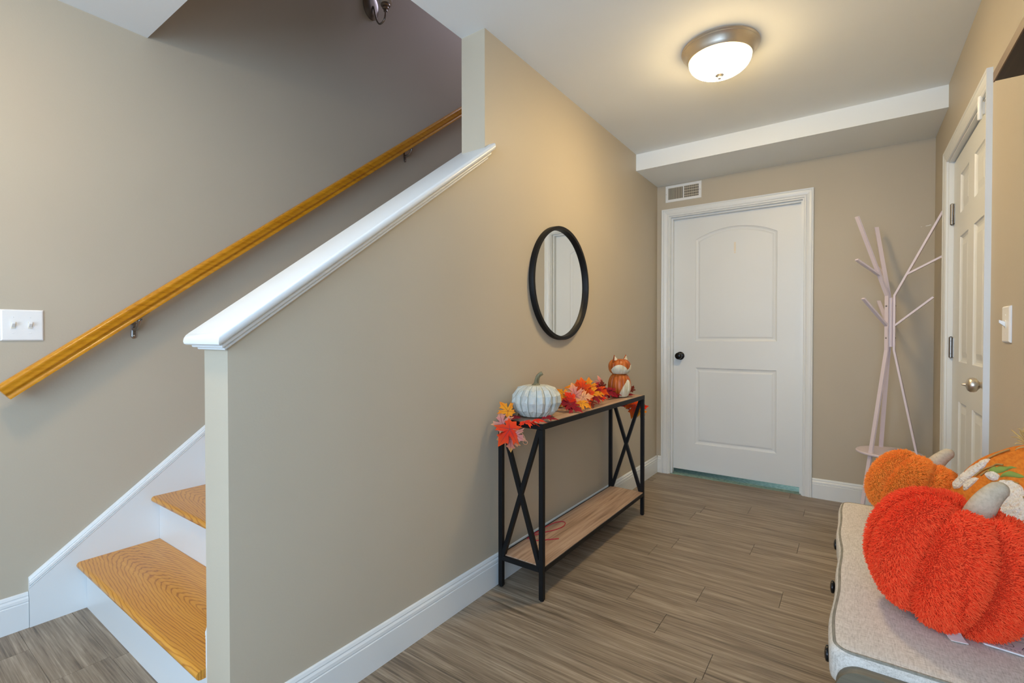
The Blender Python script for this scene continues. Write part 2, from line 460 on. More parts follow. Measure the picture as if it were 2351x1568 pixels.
# skirt boards beside the steps, each with a moulded cap
def skirt(name, xa, sgn, y0, label=None):
    def zt(y): return .151 + .793 * (y - .4258)
    y1 = 3.9
    o = struct(name, loft([[(x, y, z) for y, z in [(y0, 0), (y0 + 1.6, 0), (y1, zt(y1) - .6), (y1, zt(y1)), (y0, zt(y0))]] for x in (xa, xa + sgn * .017)]), TRIM)
    if label: o['label'] = label
    P = [(0, 0), (.018, 0), (.019, .003), (.0165, .006), (.020, .010), (.019, .020), (.0135, .0235), (.0145, .0265), (.010, .0345), (.004, .0375), (0, .0375)]
    link('moulding', loft([[(xa + sgn * d, y + (.0 if y > 1 else -.0), zt(y) + h) for d, h in P] for y in (y0, y1)]), TRIM, o)
skirt('trim_1', XL, 1, .4258, 'white skirt board with moulded cap climbing beside the treads')
skirt('trim_2', -T, -1, YK + .004, 'white skirt board on the stair side of the knee wall')
# cap of the knee wall
cap = root('trim_3', (0, YK, zk(YK)), 'white sloping cap board on the knee wall', kind='structure')
sl = math.atan(.745)
def slope_pt(x, y, h):
    """h: vertical height over the sloping wall top"""
    return (x, y, zk(y) + h)
ov = .037
def cap_layer(name, o, h0, h1, y1, r):
    # board with rounded front and side edges (plan outline per height step)
    st = []
    k = 6
    for i in range(k + 1):
        a = -math.pi / 2 + math.pi * i / k
        ins = r * (1 - math.cos(a))
        h = (h0 + h1) / 2 + (h1 - h0) / 2 * math.sin(a)
        yf = YK - o + ins
        st.append([slope_pt(-T - o + ins, yf, h), slope_pt(o - ins, yf, h), slope_pt(o - ins, y1, h), slope_pt(-T - o + ins, y1, h)])
    return link(name, loft(st), TRIM, cap, smooth=True, sharp=35)
cap_layer('cap_board', ov, .028, .058, YC + .03, .010)
cap_layer('bed_moulding', .022, .013, .028, YC + .018, .005)
cap_layer('bed_moulding', .012, 0.0, .013, YC + .008, .005)

# ------------------------------------------------------------------ doors
CAS = [(0, 0), (0, .008), (.004, .011), (.010, .0115), (.014, .009), (.020, .0125), (.032, .015), (.044, .016), (.048, .0135), (.051, .0165), (.057, .018), (.057, 0)]
def casing(parent, u0, u1, v, place, name='casing'):
    st = []
    for uu, vv, su, sv in ((u0, 0, -1, 0), (u0, v, -1, 1), (u1, v, 1, 1), (u1, 0, 1, 0)):
        st.append([place(uu + su * a, vv + sv * a, d) for a, d in CAS])
    return link(name, loft(st), TRIM, parent)

def raised_panel(parent, loops, place, mat):
    """loops: list of (polygon, depth) from the outside inwards"""
    bm = bmesh.new()
    st = [[place(u, v, d) for u, v in poly] for poly, d in loops]
    loft(st, bm=bm, caps=False)
    bm.verts.ensure_lookup_table()
    n = len(st[0])
    bm.faces.new([bm.verts[len(bm.verts) - n + i] for i in range(n)])
    return link('panel', bm, mat, parent)
def slab(parent, outer, holes, place, thick, mat):
    bm = bmesh.new()
    plate_with_holes([place(u, v, 0) for u, v in outer], [[place(u, v, 0) for u, v in h] for h in holes], bm)
    # edges and back
    loft([[place(u, v, 0) for u, v in outer], [place(u, v, -thick) for u, v in outer]], bm=bm, caps=False)
    bm.faces.new([bm.verts.new(place(u, v, -thick)) for u, v in outer])
    bmesh.ops.remove_doubles(bm, verts=bm.verts, dist=1e-5)
    return link('door_leaf', bm, mat, parent)
def loops_for(poly, steps):
    return [(inset_poly(poly, d) if d else [Vector(p) for p in poly], dep) for d, dep in steps]

# far door, two panels, the upper one arched
d1 = root('door_1', (.5625, YE, 0), 'white two panel door with arched upper panel in the end wall', kind='structure')
FY = 3.958
pl = lambda u, v, d: (u, FY - d, v)
A0, A1, AB, AC, AT = .286, .857, 1.070, 1.872, 1.946
arch = [(A0, AB), (A1, AB), (A1, AC)]
hw = (A1 - A0) / 2; rise = AT - AC; Rr = (hw * hw + rise * rise) / (2 * rise)
a0 = math.asin(hw / Rr)
for k in range(1, 20):
    a = a0 - 2 * a0 * k / 20
    arch.append(((A0 + A1) / 2 + Rr * math.sin(a), AT - Rr + Rr * math.cos(a)))
arch.append((A0, AC))
low = [(A0, .254), (A1, .254), (A1, .860), (A0, .860)]
slab(d1, [(.108, .036), (1.017, .036), (1.017, 2.056), (.108, 2.056)], [arch, low], pl, .035, DOORP)
ST = [(0, 0), (.004, -.004), (.014, -.0075), (.022, -.008), (.026, -.0065), (.032, -.0045), (.036, -.004)]
for pg in (arch, low):
    raised_panel(d1, loops_for(pg, ST), pl, DOORP)
casing(d1, DX0, DX1, DZ, lambda u, v, d: (u, YE - d, v))
def jamb(parent, u0, u1, v, place, dep, stop0, stop1):
    bm = bmesh.new()
    def pc(ua, ub, va, vb, da, db):
        p = [place(ua, va, da), place(ub, vb, db)]
        lo = [min(p[0][i], p[1][i]) for i in range(3)]; hi = [max(p[0][i], p[1][i]) for i in range(3)]
        box(lo[0], hi[0], lo[1], hi[1], lo[2], hi[2], bm)
    pc(u0, u0 + .008, 0, v - .008, .0005, dep); pc(u1 - .008, u1, 0, v - .008, .0005, dep); pc(u0, u1, v - .008, v, .0005, dep)
    pc(u0 + .008, u0 + .020, 0, v - .020, stop0, stop1); pc(u1 - .020, u1 - .008, 0, v - .020, stop0, stop1); pc(u0 + .008, u1 - .008, v - .020, v - .008, stop0, stop1)
    link('jamb', bm, TRIM, parent)
jamb(d1, DX0, DX1, DZ, lambda u, v, d: (u, YE + d, v), .115, .032, .0655)
def knob(parent, c, ax, mat, prof, rose):
    kn = link('door_knob', lathe(prof, 28, c, ax), mat, parent, smooth=True, sharp=40)
    link('rosette', lathe(rose, 28, c, ax), mat, kn, smooth=True, sharp=40)
knob(d1, (.170, FY, .951), (0, -1, 0), BLACKK, [(.010, .004), (.010, .026), (.018, .032), (.025, .040), (.028, .050), (.026, .060), (.018, .066), (.006, .068), (0, .068)], [(.033, 0), (.033, .005), (.028, .010), (.012, .012)])
link('sticker_residue', box(.5665, .5795, FY - .0012, FY, 1.752, 1.823, bev=.0005), CREAM, d1)
link('sticker_residue', box(.5665, .5795, FY - .0012, FY, 1.739, 1.748, bev=.0005), CREAM, d1)

# six panel door in the right wall
d2 = root('door_2', (XR, 2.939, 0), 'white six panel door in the right wall, satin nickel knob and hinges', kind='structure')
FX = 1.732
pr_ = lambda u, v, d: (FX - d, u, v)
out = [(RY0 + .010, .012), (RY1 - .010, .012), (RY1 - .010, 2.010), (RY0 + .010, 2.010)]
c0 = RY0 + .010; wd = RY1 - RY0 - .02
cols_ = [(c0 + .180, c0 + .385), (c0 + .508, c0 + .713)]
rows_ = [(.215, .79), (.985, 1.600), (1.715, 1.905)]
pans = [[(a, z0), (b, z0), (b, z1), (a, z1)] for a, b in cols_ for z0, z1 in rows_]
slab(d2, out, pans, pr_, .035, DOORP)
for pg in pans:
    raised_panel(d2, loops_for(pg, [(0, 0), (.004, -.005), (.012, -.009), (.020, -.010), (.026, -.0095), (.050, -.004), (.054, -.004)]), pr_, DOORP)
casing(d2, RY0, RY1, RZ, lambda u, v, d: (XR - d, u, v))
jamb(d2, RY0, RY1, RZ, lambda u, v, d: (XR + d, u, v), .119, .0565, .10)
knob(d2, (FX, RY0 + .075, .922), (-1, 0, 0), NICKEL, [(.013, .004), (.012, .020), (.0125, .026), (.018, .031), (.026, .036), (.0285, .044), (.028, .054), (.023, .061), (.012, .065), (.006, .067), (.005, .071), (.002, .078), (0, .079)], [(.033, 0), (.031, .004), (.024, .009), (.018, .014), (.014, .020)])
for zc in (1.745, 1.052, .28):
    h = root('hinge', (FX, RY1 - .012, zc)); h.parent = d2; h.location = Vector((FX, RY1 - .012, zc)) - d2.location
    link('barrel', lathe([(0, -.058), (.005, -.056), (.0085, -.052), (.0085, -.034), (.0072, -.0335), (.0085, -.033), (.0085, .033), (.0072, .0335), (.0085, .034), (.0085, .052), (.005, .056), (0, .058)], 14, (FX - .008, RY1 - .017, zc)), DNICKEL, h, smooth=True, sharp=40)
    link('hinge_leaf', box(FX - .003, FX + .0005, RY1 - .042, RY1 - .011, zc - .05, zc + .05), DNICKEL, h)

# ------------------------------------------------------------------ fixed fittings
# ceiling lamp
def ceiling_lamp(c, label, bowl):
    r = root('ceiling_lamp', c, label, 'ceiling light', 'flush ceiling lights')
    link('lamp_ring', lathe([(.10, 0), (.166, 0), (.167, -.006), (.162, -.011), (.163, -.015), (.158, -.020), (.152, -.027), (.144, -.042), (.139, -.051), (.136, -.054), (.130, -.052), (.128, -.040), (.10, -.03)], 64, c), NICKEL, r, smooth=True, sharp=50)
    p = [(.1345, -.0535)]
    for k in range(1, 13):
        a = math.pi / 2 * k / 12
        p.append((.1345 * math.cos(a) ** .9, -.0535 - .072 * math.sin(a)))
    link('glass_bowl', lathe(p, 48, c, caps=True), bowl, r, smooth=True)
    link('finial', lathe([(0, -.122), (.020, -.1235), (.019, -.127), (.008, -.129), (.006, -.133), (.0085, -.137), (.0075, -.142), (0, -.145)], 20, c), NICKEL, r, smooth=True, sharp=45)
    return r
ceiling_lamp((.795, 2.376, ZC), 'lit brushed nickel dome light on the hallway ceiling', BOWL)
ceiling_lamp((-.40, .02, ZC), 'lit dome light on the ceiling at the foot of the stairs', BOWL2)

# supply register over the far door
rg = root('air_register', (.2065, YE, 2.246), 'white metal air register on the wall above the far door', 'air vent')
x0, x1, z0, z1 = .068, .345, 2.181, 2.313
bm = bmesh.new()
rim = lambda d, dep: [(x0 + d, YE - dep, z0 + d), (x1 - d, YE - dep, z0 + d), (x1 - d, YE - dep, z1 - d), (x0 + d, YE - dep, z1 - d)]
loft([rim(0, 0), rim(0, .003), rim(.003, .006), rim(.020, .007), rim(.022, .001)], bm=bm, caps=False)
link('frame', bm, PLASTIC, rg)
DUCT_SHADE, _nt, _b = new_mat('duct_shade', (.02, .018, .016), .9)  # near-black sheet painted as the shade inside the register opening
link('duct_shade_sheet', box(x0 + .021, x1 - .021, YE - .0012, YE - .0004, z0 + .021, z1 - .021), DUCT_SHADE, rg)
xm = (x0 + x1) / 2 + .003
link('mullion', box(xm - .004, xm + .004, YE - .0065, YE - .001, z0 + .021, z1 - .021), PLASTIC, rg)
ya = YE - .001
for k in range(17):
    xx = x0 + .026 + k * .0066
    link('louvre', loft([[(xx - .0028, YE - .0015, z), (xx - .0018, YE - .0015, z), (xx + .0028, YE - .0068, z), (xx + .0018, YE - .0068, z)] for z in (z0 + .021, z1 - .021)]), CREAM, rg)
for k in range(15):
    xx = xm + .008 + k * .0072
    link('louvre', box(xx - .0009, xx + .0009, YE - .0066, YE - .0015, z0 + .021, z1 - .021), CREAM, rg)
for k in range(4):
    zz = z0 + .035 + k * .0205
    link('damper_blade', box(xm + .004, x1 - .021, YE - .0030, YE - .0013, zz - .002, zz + .002), CREAM, rg)
link('damper_lever', box(x1 - .016, x1 - .012, YE - .014, YE - .006, 2.243, 2.258), PLASTIC, rg)
for xx in (x0 + .008, x1 - .008):
    link('screw', lathe([(.003, .0), (.003, .0010), (.001, .0016), (0, .0016)], 10, (xx, YE - .0066, 2.246), (0, -1, 0)), NICKEL, rg)

# switches
def switch_plate(name, c, ax, width, toggles, label):
    """c on the wall; ax: outward normal"""
    n = Vector(ax); t = Vector((0, 0, 1)).cross(n)
    r = root(name, c, label, 'light switch')
    C_ = Vector(c)
    def q(u, v, d): return C_ + t * u + Vector((0, 0, v)) + n * d
    h = .0585; wv = width / 2
    rect = lambda i, d: [q(-wv + i, -h + i, d), q(wv - i, -h + i, d), q(wv - i, h - i, d), q(-wv + i, h - i, d)]
    link('plate', loft([rect(0, .0003), rect(0, .003), rect(.002, .0055), rect(.005, .007)]), PLASTIC, r)
    for u, up in toggles:
        lo = lambda uu, vv, d: [q(u - uu, -vv, d), q(u + uu, -vv, d), q(u + uu, vv, d), q(u - uu, vv, d)]
        link('toggle_slot', loft([lo(.0062, .0125, .0068), lo(.0062, .0125, .0082), lo(.0052, .0115, .0084)]), CREAM, r)
        s = 1 if up else -1
        link('toggle', loft([[q(u - .0046, -.008 * 1, .0075), q(u + .0046, -.008, .0075), q(u + .0046, .008, .0075), q(u - .0046, .008, .0075)],
                             [q(u - .0038, s * .010 - .0045, .022), q(u + .0038, s * .010 - .0045, .022), q(u + .0038, s * .010 + .0045, .022), q(u - .0038, s * .010 + .0045, .022)]]), PLASTIC, r)
        for v in (-.030, .030):
            link('screw', lathe([(.003, 0), (.0028, .0008), (0, .0012)], 10, q(u, v, .0068), ax), PLASTIC, r)
    return r
switch_plate('switch_plate', (XL, .4185, 1.154), (1, 0, 0), .117, [(-.0255, True), (.0205, True)], 'double toggle light switch on the wall above the handrail\'s lower end')
switch_plate('switch_plate', (XR, 2.180, 1.150), (-1, 0, 0), .090, [(0, True)], 'single toggle light switch beside the six panel door')

# door alarm sensor
bm = lathe([(0, 0), (.006, .001), (.0078, .004), (.0078, .086), (.006, .090), (0, .091)], 20, (XR - .012, 2.565, 1.945))
box(XR - .008, XR + .010, 2.561, 2.570, 1.965, 2.01, bm)
S(link('door_sensor', bm, PLASTIC, None, smooth=True, sharp=40, origin=(XR - .01, 2.565, 1.945)), 'small white cylindrical sensor at the top corner of the six panel door', 'sensor')

# chipped paint on the end wall
bm = bmesh.new()
for cu_, cz_, w_, h_ in ((1.676, 1.788, .011, .0022), (1.688, 1.791, .007, .0024), (1.648, 1.786, .003, .0012)):
    bm.faces.new([bm.verts.new((cu_ + w_ * a, YE - .0006, cz_ + h_ * b)) for a, b in ((-1, -.4), (-.3, -1), (.5, -.6), (1, .3), (.3, 1), (-.5, .5))])
link('paint_chip', bm, PLASTIC, bpy.data.objects['wall_end'])

# wall shelf at the top right
sh = root('wall_shelf', (1.635, .9, 1.69), 'dark walnut wall shelf above the bench, seen from below', 'shelf')
link('board', box(1.563, XR, .30, 1.535, 1.6935, 1.712), DARKW, sh)
link('front_edge', box(1.5605, 1.563, .30, 1.537, 1.692, 1.714), SHELFEDGE, sh)

# handrail on the left wall
hr = root('handrail', (XL + .07, 1.8, 2.0), 'honey oak handrail running up the stair wall', 'handrail')
RSL = .782; ra = math.atan(RSL)
half = [(.019, 0), (.0195, .008), (.0165, .011), (.0145, .015), (.016, .019), (.0215, .0225), (.0225, .0275), (.0205, .033), (.0225, .041), (.0245, .0475), (.0225, .0535), (.0155, .0585), (.0065, .0605)]
hp = half + [(-a, b) for a, b in reversed(half)]
def rail_station(y, zb):
    return [(XL + .070 + a, y - b * math.sin(ra), zb + b * math.cos(ra)) for a, b in hp]
def rz(y): return .8646 + RSL * (y - .3476)
link('rail', loft([rail_station(y, rz(y)) for y in (.372, 1.2, 2.0, 2.8, 3.6)]), OAKR, hr, smooth=True, sharp=50)
for yb in (.765, 2.335):
    b = root('bracket', (XL, yb, rz(yb) - .05)); b.parent = hr; b.location = Vector((XL, yb, rz(yb) - .05)) - hr.location
    zb = rz(yb)
    zp = zb - .052
    rr_ = lambda i, d: [(XL + d, yb + q[0], zp + q[1]) for q in [(w_ * math.cos(t) * (.0115 - i), (.026 if math.sin(t) >= 0 else -.026) + math.sin(t) * (.0115 - i)) for w_ in (1,) for t in [2 * math.pi * k_ / 24 + .13 for k_ in range(24)]]]
    link('wall_plate', loft([rr_(0, .0003), rr_(0, .004), rr_(.002, .006), rr_(.006, .0075)]), DNICKEL, b, smooth=True, sharp=40)
    link('screw', lathe([(.004, 0), (.0035, .0015), (0, .002)], 12, (XL + .0068, yb, zp - .024), (1, 0, 0)), NICKEL, b, smooth=True)
    link('bracket_arm', tube(bez((XL + .005, yb, zp + .004), (XL + .040, yb, zp + .002), (XL + .068, yb, zp + .012), (XL + .070, yb, zb - .004), 10), [.0095, .0085, .0075, .007, .0065, .006, .006, .0065, .007, .009, .012], 12), DNICKEL, b, smooth=True)
    link('saddle', loft([[(XL + .070 + a, yb + d, zb - .0042 + RSL * d + e) for a, e in ((-.012, 0), (.012, 0), (.012, .004), (-.012, .004))] for d in (-.034, .034)]), DNICKEL, b)

# wall sconce in the stairwell
PYs, PZs = 2.047, 3.258
sn = root('wall_sconce', (XL, PYs, PZs), 'unlit nickel wall sconce high in the stairwell', 'wall lamp')
st = []
for d, s in ((0, 1), (.006, 1), (.010, .93), (.012, .86), (.018, .80), (.022, .62), (.024, .2)):
    st.append([(XL + .0003 + d, PYs + .062 * s * math.cos(2 * math.pi * k / 40), PZs + .088 * s * math.sin(2 * math.pi * k / 40)) for k in range(40)])
link('back_plate', loft(st), DNICKEL, sn, smooth=True, sharp=40)
XS = XL + .145
arm = bez((XL + .02, PYs, PZs - .012), (XL + .045, PYs, PZs - .015), (XL + .045, PYs, PZs - .14), (XL + .095, PYs, PZs - .150), 12)[:-1] + bez((XL + .095, PYs, PZs - .150), (XL + .14, PYs, PZs - .15), (XS, PYs, PZs - .12), (XS, PYs, PZs - .085), 10)
link('arm', tube(arm, .0055, 12), DNICKEL, sn, smooth=True)
link('socket_cup', lathe([(0, -.092), (.012, -.090), (.012, -.076), (.020, -.072), (.020, -.060), (.029, -.056), (.029, -.046), (.026, -.043), (0, -.043)], 28, (XS, PYs, PZs)), DNICKEL, sn, smooth=True, sharp=40)
link('glass_shade', lathe([(.024, -.045), (.038, -.040), (.042, -.020), (.045, .04), (.055, .10), (.053, .10), (.043, .04), (.040, -.018), (.024, -.040)], 32, (XS, PYs, PZs)), FROST, sn, smooth=True)

# ------------------------------------------------------------------ mirror
MC = Vector((0, 2.287, 1.396))
mr = root('wall_mirror', MC, 'round black framed mirror above the console table', 'mirror')
ring = []
for k in range(72):
    a = 2 * math.pi * k / 72
    e = Vector((0, math.cos(a), math.sin(a)))
    ring.append([MC + e * r + Vector((d, 0, 0)) for r, d in ((.305, .001), (.305, .026), (.3035, .028), (.287, .028), (.2855, .026), (.2855, .012), (.2855, .001))])
link('frame', loft(ring, ring=True), BLACK, mr, smooth=True, sharp=40)
link('glass', lathe([(.286, .004), (.286, .010), (0, .010)], 72, MC, (1, 0, 0)), MIRROR, mr)

# ------------------------------------------------------------------ console table
cx0, cx1, cy0, cy1 = .024, .256, 1.700, 2.905
ct = root('console_table', (.14, 2.30, 0), 'narrow black metal console table with brown wood shelves under the mirror', 'console table')
L_ = .021
for x in (cx0, cx1 - L_):
    for y in (cy0, cy1 - L_):
        lg = link('leg', box(x, x + L_, y, y + L_, .004, .721, bev=.002), BLACK, ct, origin=(x, y, 0))
        link('foot', lathe([(.008, 0), (.010, .002), (.010, .006)], 12, (x + L_ / 2, y + L_ / 2, 0)), BLACK, lg)
def frame_rails(z0, z1, nm):
    link(nm, box(cx1 - L_, cx1, cy0 + (L_ if z0 < .5 else 0), cy1 - (L_ if z0 < .5 else 0), z0, z1, bev=.0015), BLACK, ct)
    link(nm, box(cx0, cx0 + L_, cy0 + (L_ if z0 < .5 else 0), cy1 - (L_ if z0 < .5 else 0), z0, z1, bev=.0015), BLACK, ct)
    for y in (cy0, cy1 - L_):
        link(nm, box(cx0 + L_, cx1 - L_, y, y + L_, z0, z1, bev=.0015), BLACK, ct)
frame_rails(.721, .745, 'top_rail')
frame_rails(.120, .141, 'shelf_rail')
link('top_board', box(cx0 + .006, cx1 - .006, cy0 + .006, cy1 - .006, .730, .7462, bev=.001), RUSTIC, ct)
link('shelf_board', box(cx0 + .012, cx1 - .003, cy0 + .012, cy1 - .012, .1305, .1445, bev=.001), RUSTIC, ct)
for y in (cy0 + L_ / 2, cy1 - L_ / 2):
    for a, b in ((cx0 + L_, cx1 - L_), (cx1 - L_, cx0 + L_)):
        dd = .0006 if a < b else -.0006
        p0 = Vector((a - (.0 if a < b else 0), y + dd, .141)); p1 = Vector((b, y + dd, .721))
        wv = Vector((.0095, 0, 0))
        st = [[p - wv + Vector((0, -.009, 0)), p + wv + Vector((0, -.009, 0)), p + wv + Vector((0, .009, 0)), p - wv + Vector((0, .009, 0))] for p in (p0, p1)]
        link('cross_brace', loft(st), BLACK, ct)

# red yarn on the lower shelf
YARN, _nt, _b = new_mat('crimson_yarn', (.50, .012, .045), .8)
zz = .147
pts = [(.168, 1.990, zz), (.130, 1.950, zz), (.095, 1.915, zz), (.066, 1.902, zz), (.048, 1.915, zz + .003), (.050, 1.950, zz), (.066, 2.000, zz), (.100, 2.070, zz), (.112, 2.13, zz), (.100, 2.175, zz), (.078, 2.185, zz), (.058, 2.150, zz + .002), (.050, 2.08, zz + .004), (.045, 2.00, zz + .003), (.044, 1.93, zz + .002), (.046, 1.90, zz + .001)]
def smooth_path(p, n=6):
    P = [Vector(q) for q in p]; out = []
    for i in range(len(P) - 1):
        a, b, c, d = P[max(i - 1, 0)], P[i], P[i + 1], P[min(i + 2, len(P) - 1)]
        for k in range(n):
            t = k / n
            out.append(.5 * (2 * b + (c - a) * t + (2 * a - 5 * b + 4 * c - d) * t * t + (3 * b - a - 3 * c + d) * t ** 3))
    out.append(P[-1]); return out
S(link('yarn_strand', tube(smooth_path(pts), .0020, 7), YARN, None, smooth=True, origin=(.09, 2.0, zz - .002)), 'loop of crimson yarn lying on the lower shelf of the console', 'yarn')

# ------------------------------------------------------------------ white pumpkin
WP, nt_, b_ = new_mat('chalky_white_resin', (.54, .57, .54), .55)
v_ = coords(nt_)
nt_.links.new(ramp(nt_, noise_tex(nt_, v_, 45, 5, .65), [(.3, (.43, .48, .47)), (.5, (.55, .585, .56)), (.70, (.64, .63, .55))]), b_.inputs['Base Color'])
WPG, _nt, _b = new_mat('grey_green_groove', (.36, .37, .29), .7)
STEMM, nt_, b_ = new_mat('olive_resin_stem', (.22, .19, .10), .55)
nt_.links.new(ramp(nt_, noise_tex(nt_, coords(nt_, (1, 1, .3)), 90, 4), [(.3, (.09, .075, .035)), (.7, (.28, .25, .14))]), b_.inputs['Base Color'])
PC = Vector((.131, 1.846, .7475))
wp = root('white_pumpkin', PC, 'chalky white carved pumpkin with olive stem on the console table', 'pumpkin')
NR = 17
lev = [(.040, .000), (.069, .007), (.096, .032), (.1085, .068), (.105, .098), (.086, .125), (.055, .141), (.020, .142)]
pr = random.Random(5)
bm = bmesh.new(); rings = []
jit = [[pr.uniform(-.0045, .0045) for _ in lev] for _ in range(NR)]
for li, (r, z) in enumerate(lev):
    row = []
    for k in range(NR):
        for f, g in ((0, .93), (.035, .975), (.30, 1.03), (.62, 1.035), (.965, .975)):
            a = 2 * math.pi * (k + f) / NR + .12
            q = r * g + (jit[k][li] if .3 < f < .7 else 0) * (1 if 0 < li < len(lev) - 1 else 0)
            dz = (pr.uniform(-.011, .011) if .3 < f < .7 and 1 < li < len(lev) - 2 else 0)
            row.append(PC + Vector((q * math.cos(a), q * math.sin(a), z + dz)))
    rings.append(row)
loft(rings, bm=bm)
bmesh.ops.recalc_face_normals(bm, faces=bm.faces)
for f in bm.faces: f.material_index = 0
o = link('pumpkin_body', bm, [WP, WPG], wp)
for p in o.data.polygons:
    # narrow strips beside each groove take the darker grey green
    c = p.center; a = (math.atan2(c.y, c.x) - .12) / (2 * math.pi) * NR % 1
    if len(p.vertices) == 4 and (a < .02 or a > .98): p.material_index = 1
sp = [PC + Vector(q) for q in ((0, 0, .138), (.001, .001, .150), (.003, .002, .165), (.006, .004, .178), (.014, .009, .190), (.024, .015, .197))]
spts = smooth_path(sp, 3); rs = [.027, .022, .0175, .0135, .012, .0115, .011, .0105, .010, .010, .0095, .0095, .0095, .0095, .0095, .009]
link('stem', tube(spts, rs[:len(spts)], 7), STEMM, wp)

# ------------------------------------------------------------------ fox figurine
FOXO, nt_, b_ = new_mat('painted_orange_resin', (.50, .115, .012), .4)
nt_.links.new(ramp(nt_, noise_tex(nt_, coords(nt_, (1, 1, .25)), 38, 4), [(.3, (.22, .040, .004)), (.55, (.44, .10, .008)), (.75, (.60, .19, .03))]), b_.inputs['Base Color'])
FOXW, nt_, b_ = new_mat('painted_cream_resin', (.70, .66, .50), .5)
nt_.links.new(ramp(nt_, noise_tex(nt_, coords(nt_, (1, 1, .3)), 60, 4), [(.3, (.55, .50, .34)), (.6, (.72, .69, .55))]), b_.inputs['Base Color'])
FC = Vector((.166, 2.722, .7475))
FA = math.radians(-20)
fx = root('fox_figurine', FC, 'orange and cream pumpkin bodied fox figurine at the far end of the console', 'figurine')
def fox_surface(lev, NRb, depth, off=0.0, sub=8, c=FC):
    """returns pos(a, t): smooth ribbed surface of revolution through LEV"""
    P = smooth_path([(r, 0, z) for r, z in lev], 8)
    def pos(a, t, o=off):
        i = t * (len(P) - 1); k = min(int(i), len(P) - 2); q = P[k].lerp(P[k + 1], i - k)
        s = abs(math.sin(a * NRb / 2))
        r = q.x * (1 - depth * (1 - s) ** 3) + o
        return c + Vector((r * math.cos(a + FA), r * math.sin(a + FA), q.z))
    return pos
body_lev = [(.034, 0), (.052, .008), (.066, .040), (.068, .072), (.062, .104), (.050, .128), (.036, .140), (.020, .144)]
head_lev = [(.018, .133), (.040, .137), (.058, .151), (.066, .175), (.063, .200), (.050, .218), (.030, .226), (.008, .226)]
def two_tone(pos, sel, nu, nv, name, m, sub_name, m2, off):
    b1, b2 = bmesh.new(), bmesh.new()
    def quad(bm, ia, it, o):
        g = [pos(2 * math.pi * (ia + p) / nu, (it + q) / nv, o) for p, q in ((0, 0), (1, 0), (1, 1), (0, 1))]
        bm.faces.new([bm.verts.new(p) for p in g])
    for ia in range(nu):
        for it in range(nv):
            a = 2 * math.pi * (ia + .5) / nu; t = (it + .5) / nv
            a = (a + math.pi) % (2 * math.pi) - math.pi
            quad(b1, ia, it, 0)
            if sel(a, pos(a, t).z - FC.z): quad(b2, ia, it, off)
    for b in (b1, b2): bmesh.ops.remove_doubles(b, verts=b.verts, dist=1e-5)
    # skirt round the raised patch
    ed = [e for e in b2.edges if e.is_boundary]
    ret = bmesh.ops.extrude_edge_only(b2, edges=ed)
    for v in [g for g in ret['geom'] if isinstance(g, bmesh.types.BMVert)]:
        ctr = Vector((FC.x, FC.y, v.co.z)); d = (v.co - ctr); v.co = ctr + d * (1 - (off * 1.5) / max(d.length, .01))
    o1 = link(name, b1, m, fx, smooth=True)
    o2 = link(sub_name, b2, m2, o1 if False else fx, smooth=True, sharp=60)
    return o1, o2
posb = fox_surface(body_lev, 12, .10)
def tail_sel(a, z):
    # leaf-shaped tail tip curling up the fox's side
    h = z / .140
    if not .02 < h < .76: return False
    s = (h - .02) / .74
    ctr = -.40 + .46 * s
    wl = .62 * math.sqrt(max(0, 1 - s)) * (.72 + .28 * math.sin(min(1, s * 2.4) * math.pi / 2))
    return -wl < a - ctr < wl * 1.25
two_tone(posb, tail_sel, 220, 110, 'fox_body', FOXO, 'tail_tip', FOXW, .0016)
posh = fox_surface(head_lev, 14, .07)
def muzzle_sel(a, z):
    h = (z - .134) / .092
    if h < .05 or abs(a) > 1.66: return False
    return h < .30 + .36 * math.sin(abs(a) / 1.66 * math.pi) ** .8
two_tone(posh, muzzle_sel, 220, 100, 'fox_head', FOXO, 'cheeks', FOXW, .0014)
fdir = Vector((math.cos(FA), math.sin(FA), 0)); fsd = Vector((-math.sin(FA), math.cos(FA), 0))
for s in (-1, 1):
    eb = FC + fsd * (.040 * s) + fdir * .006 + Vector((0, 0, .208))
    tip = FC + fsd * (.051 * s) + fdir * .004 + Vector((0, 0, .254))
    w1 = fsd * .024; d1_ = fdir * .011
    bm = bmesh.new()
    a, b, c, d = [bm.verts.new(p) for p in (eb - w1 + d1_ * .5, eb + w1 + d1_ * .5, eb + w1 * .7 - d1_, eb - w1 * .7 - d1_)]
    t1 = bm.verts.new(tip + d1_ * .15); t2 = bm.verts.new(tip - d1_ * .2)
    for f in ((a, b, t1), (b, c, t2, t1), (c, d, t2), (d, a, t1, t2), (d, c, b, a)): bm.faces.new(f)
    bmesh.ops.bevel(bm, geom=list(bm.edges), offset=.0015, segments=2, affect='EDGES')
    er = link('ear', bm, FOXO, fx, smooth=True, sharp=50)
    ec = (eb + eb + tip) / 3 + d1_ * .48
    bm = bmesh.new()
    q = [ec + d1_ * .02 + (eb - w1 * .62 + d1_ * .5 + Vector((0, 0, .012)) - ec) , ec + (eb + w1 * .62 + d1_ * .5 + Vector((0, 0, .012)) - ec), eb.lerp(tip, .80) + d1_ * .30]
    st = [[p + d1_ * e for p in q] for e in (-.25, .16)]
    link('inner_ear', loft(st), FOXW, er)

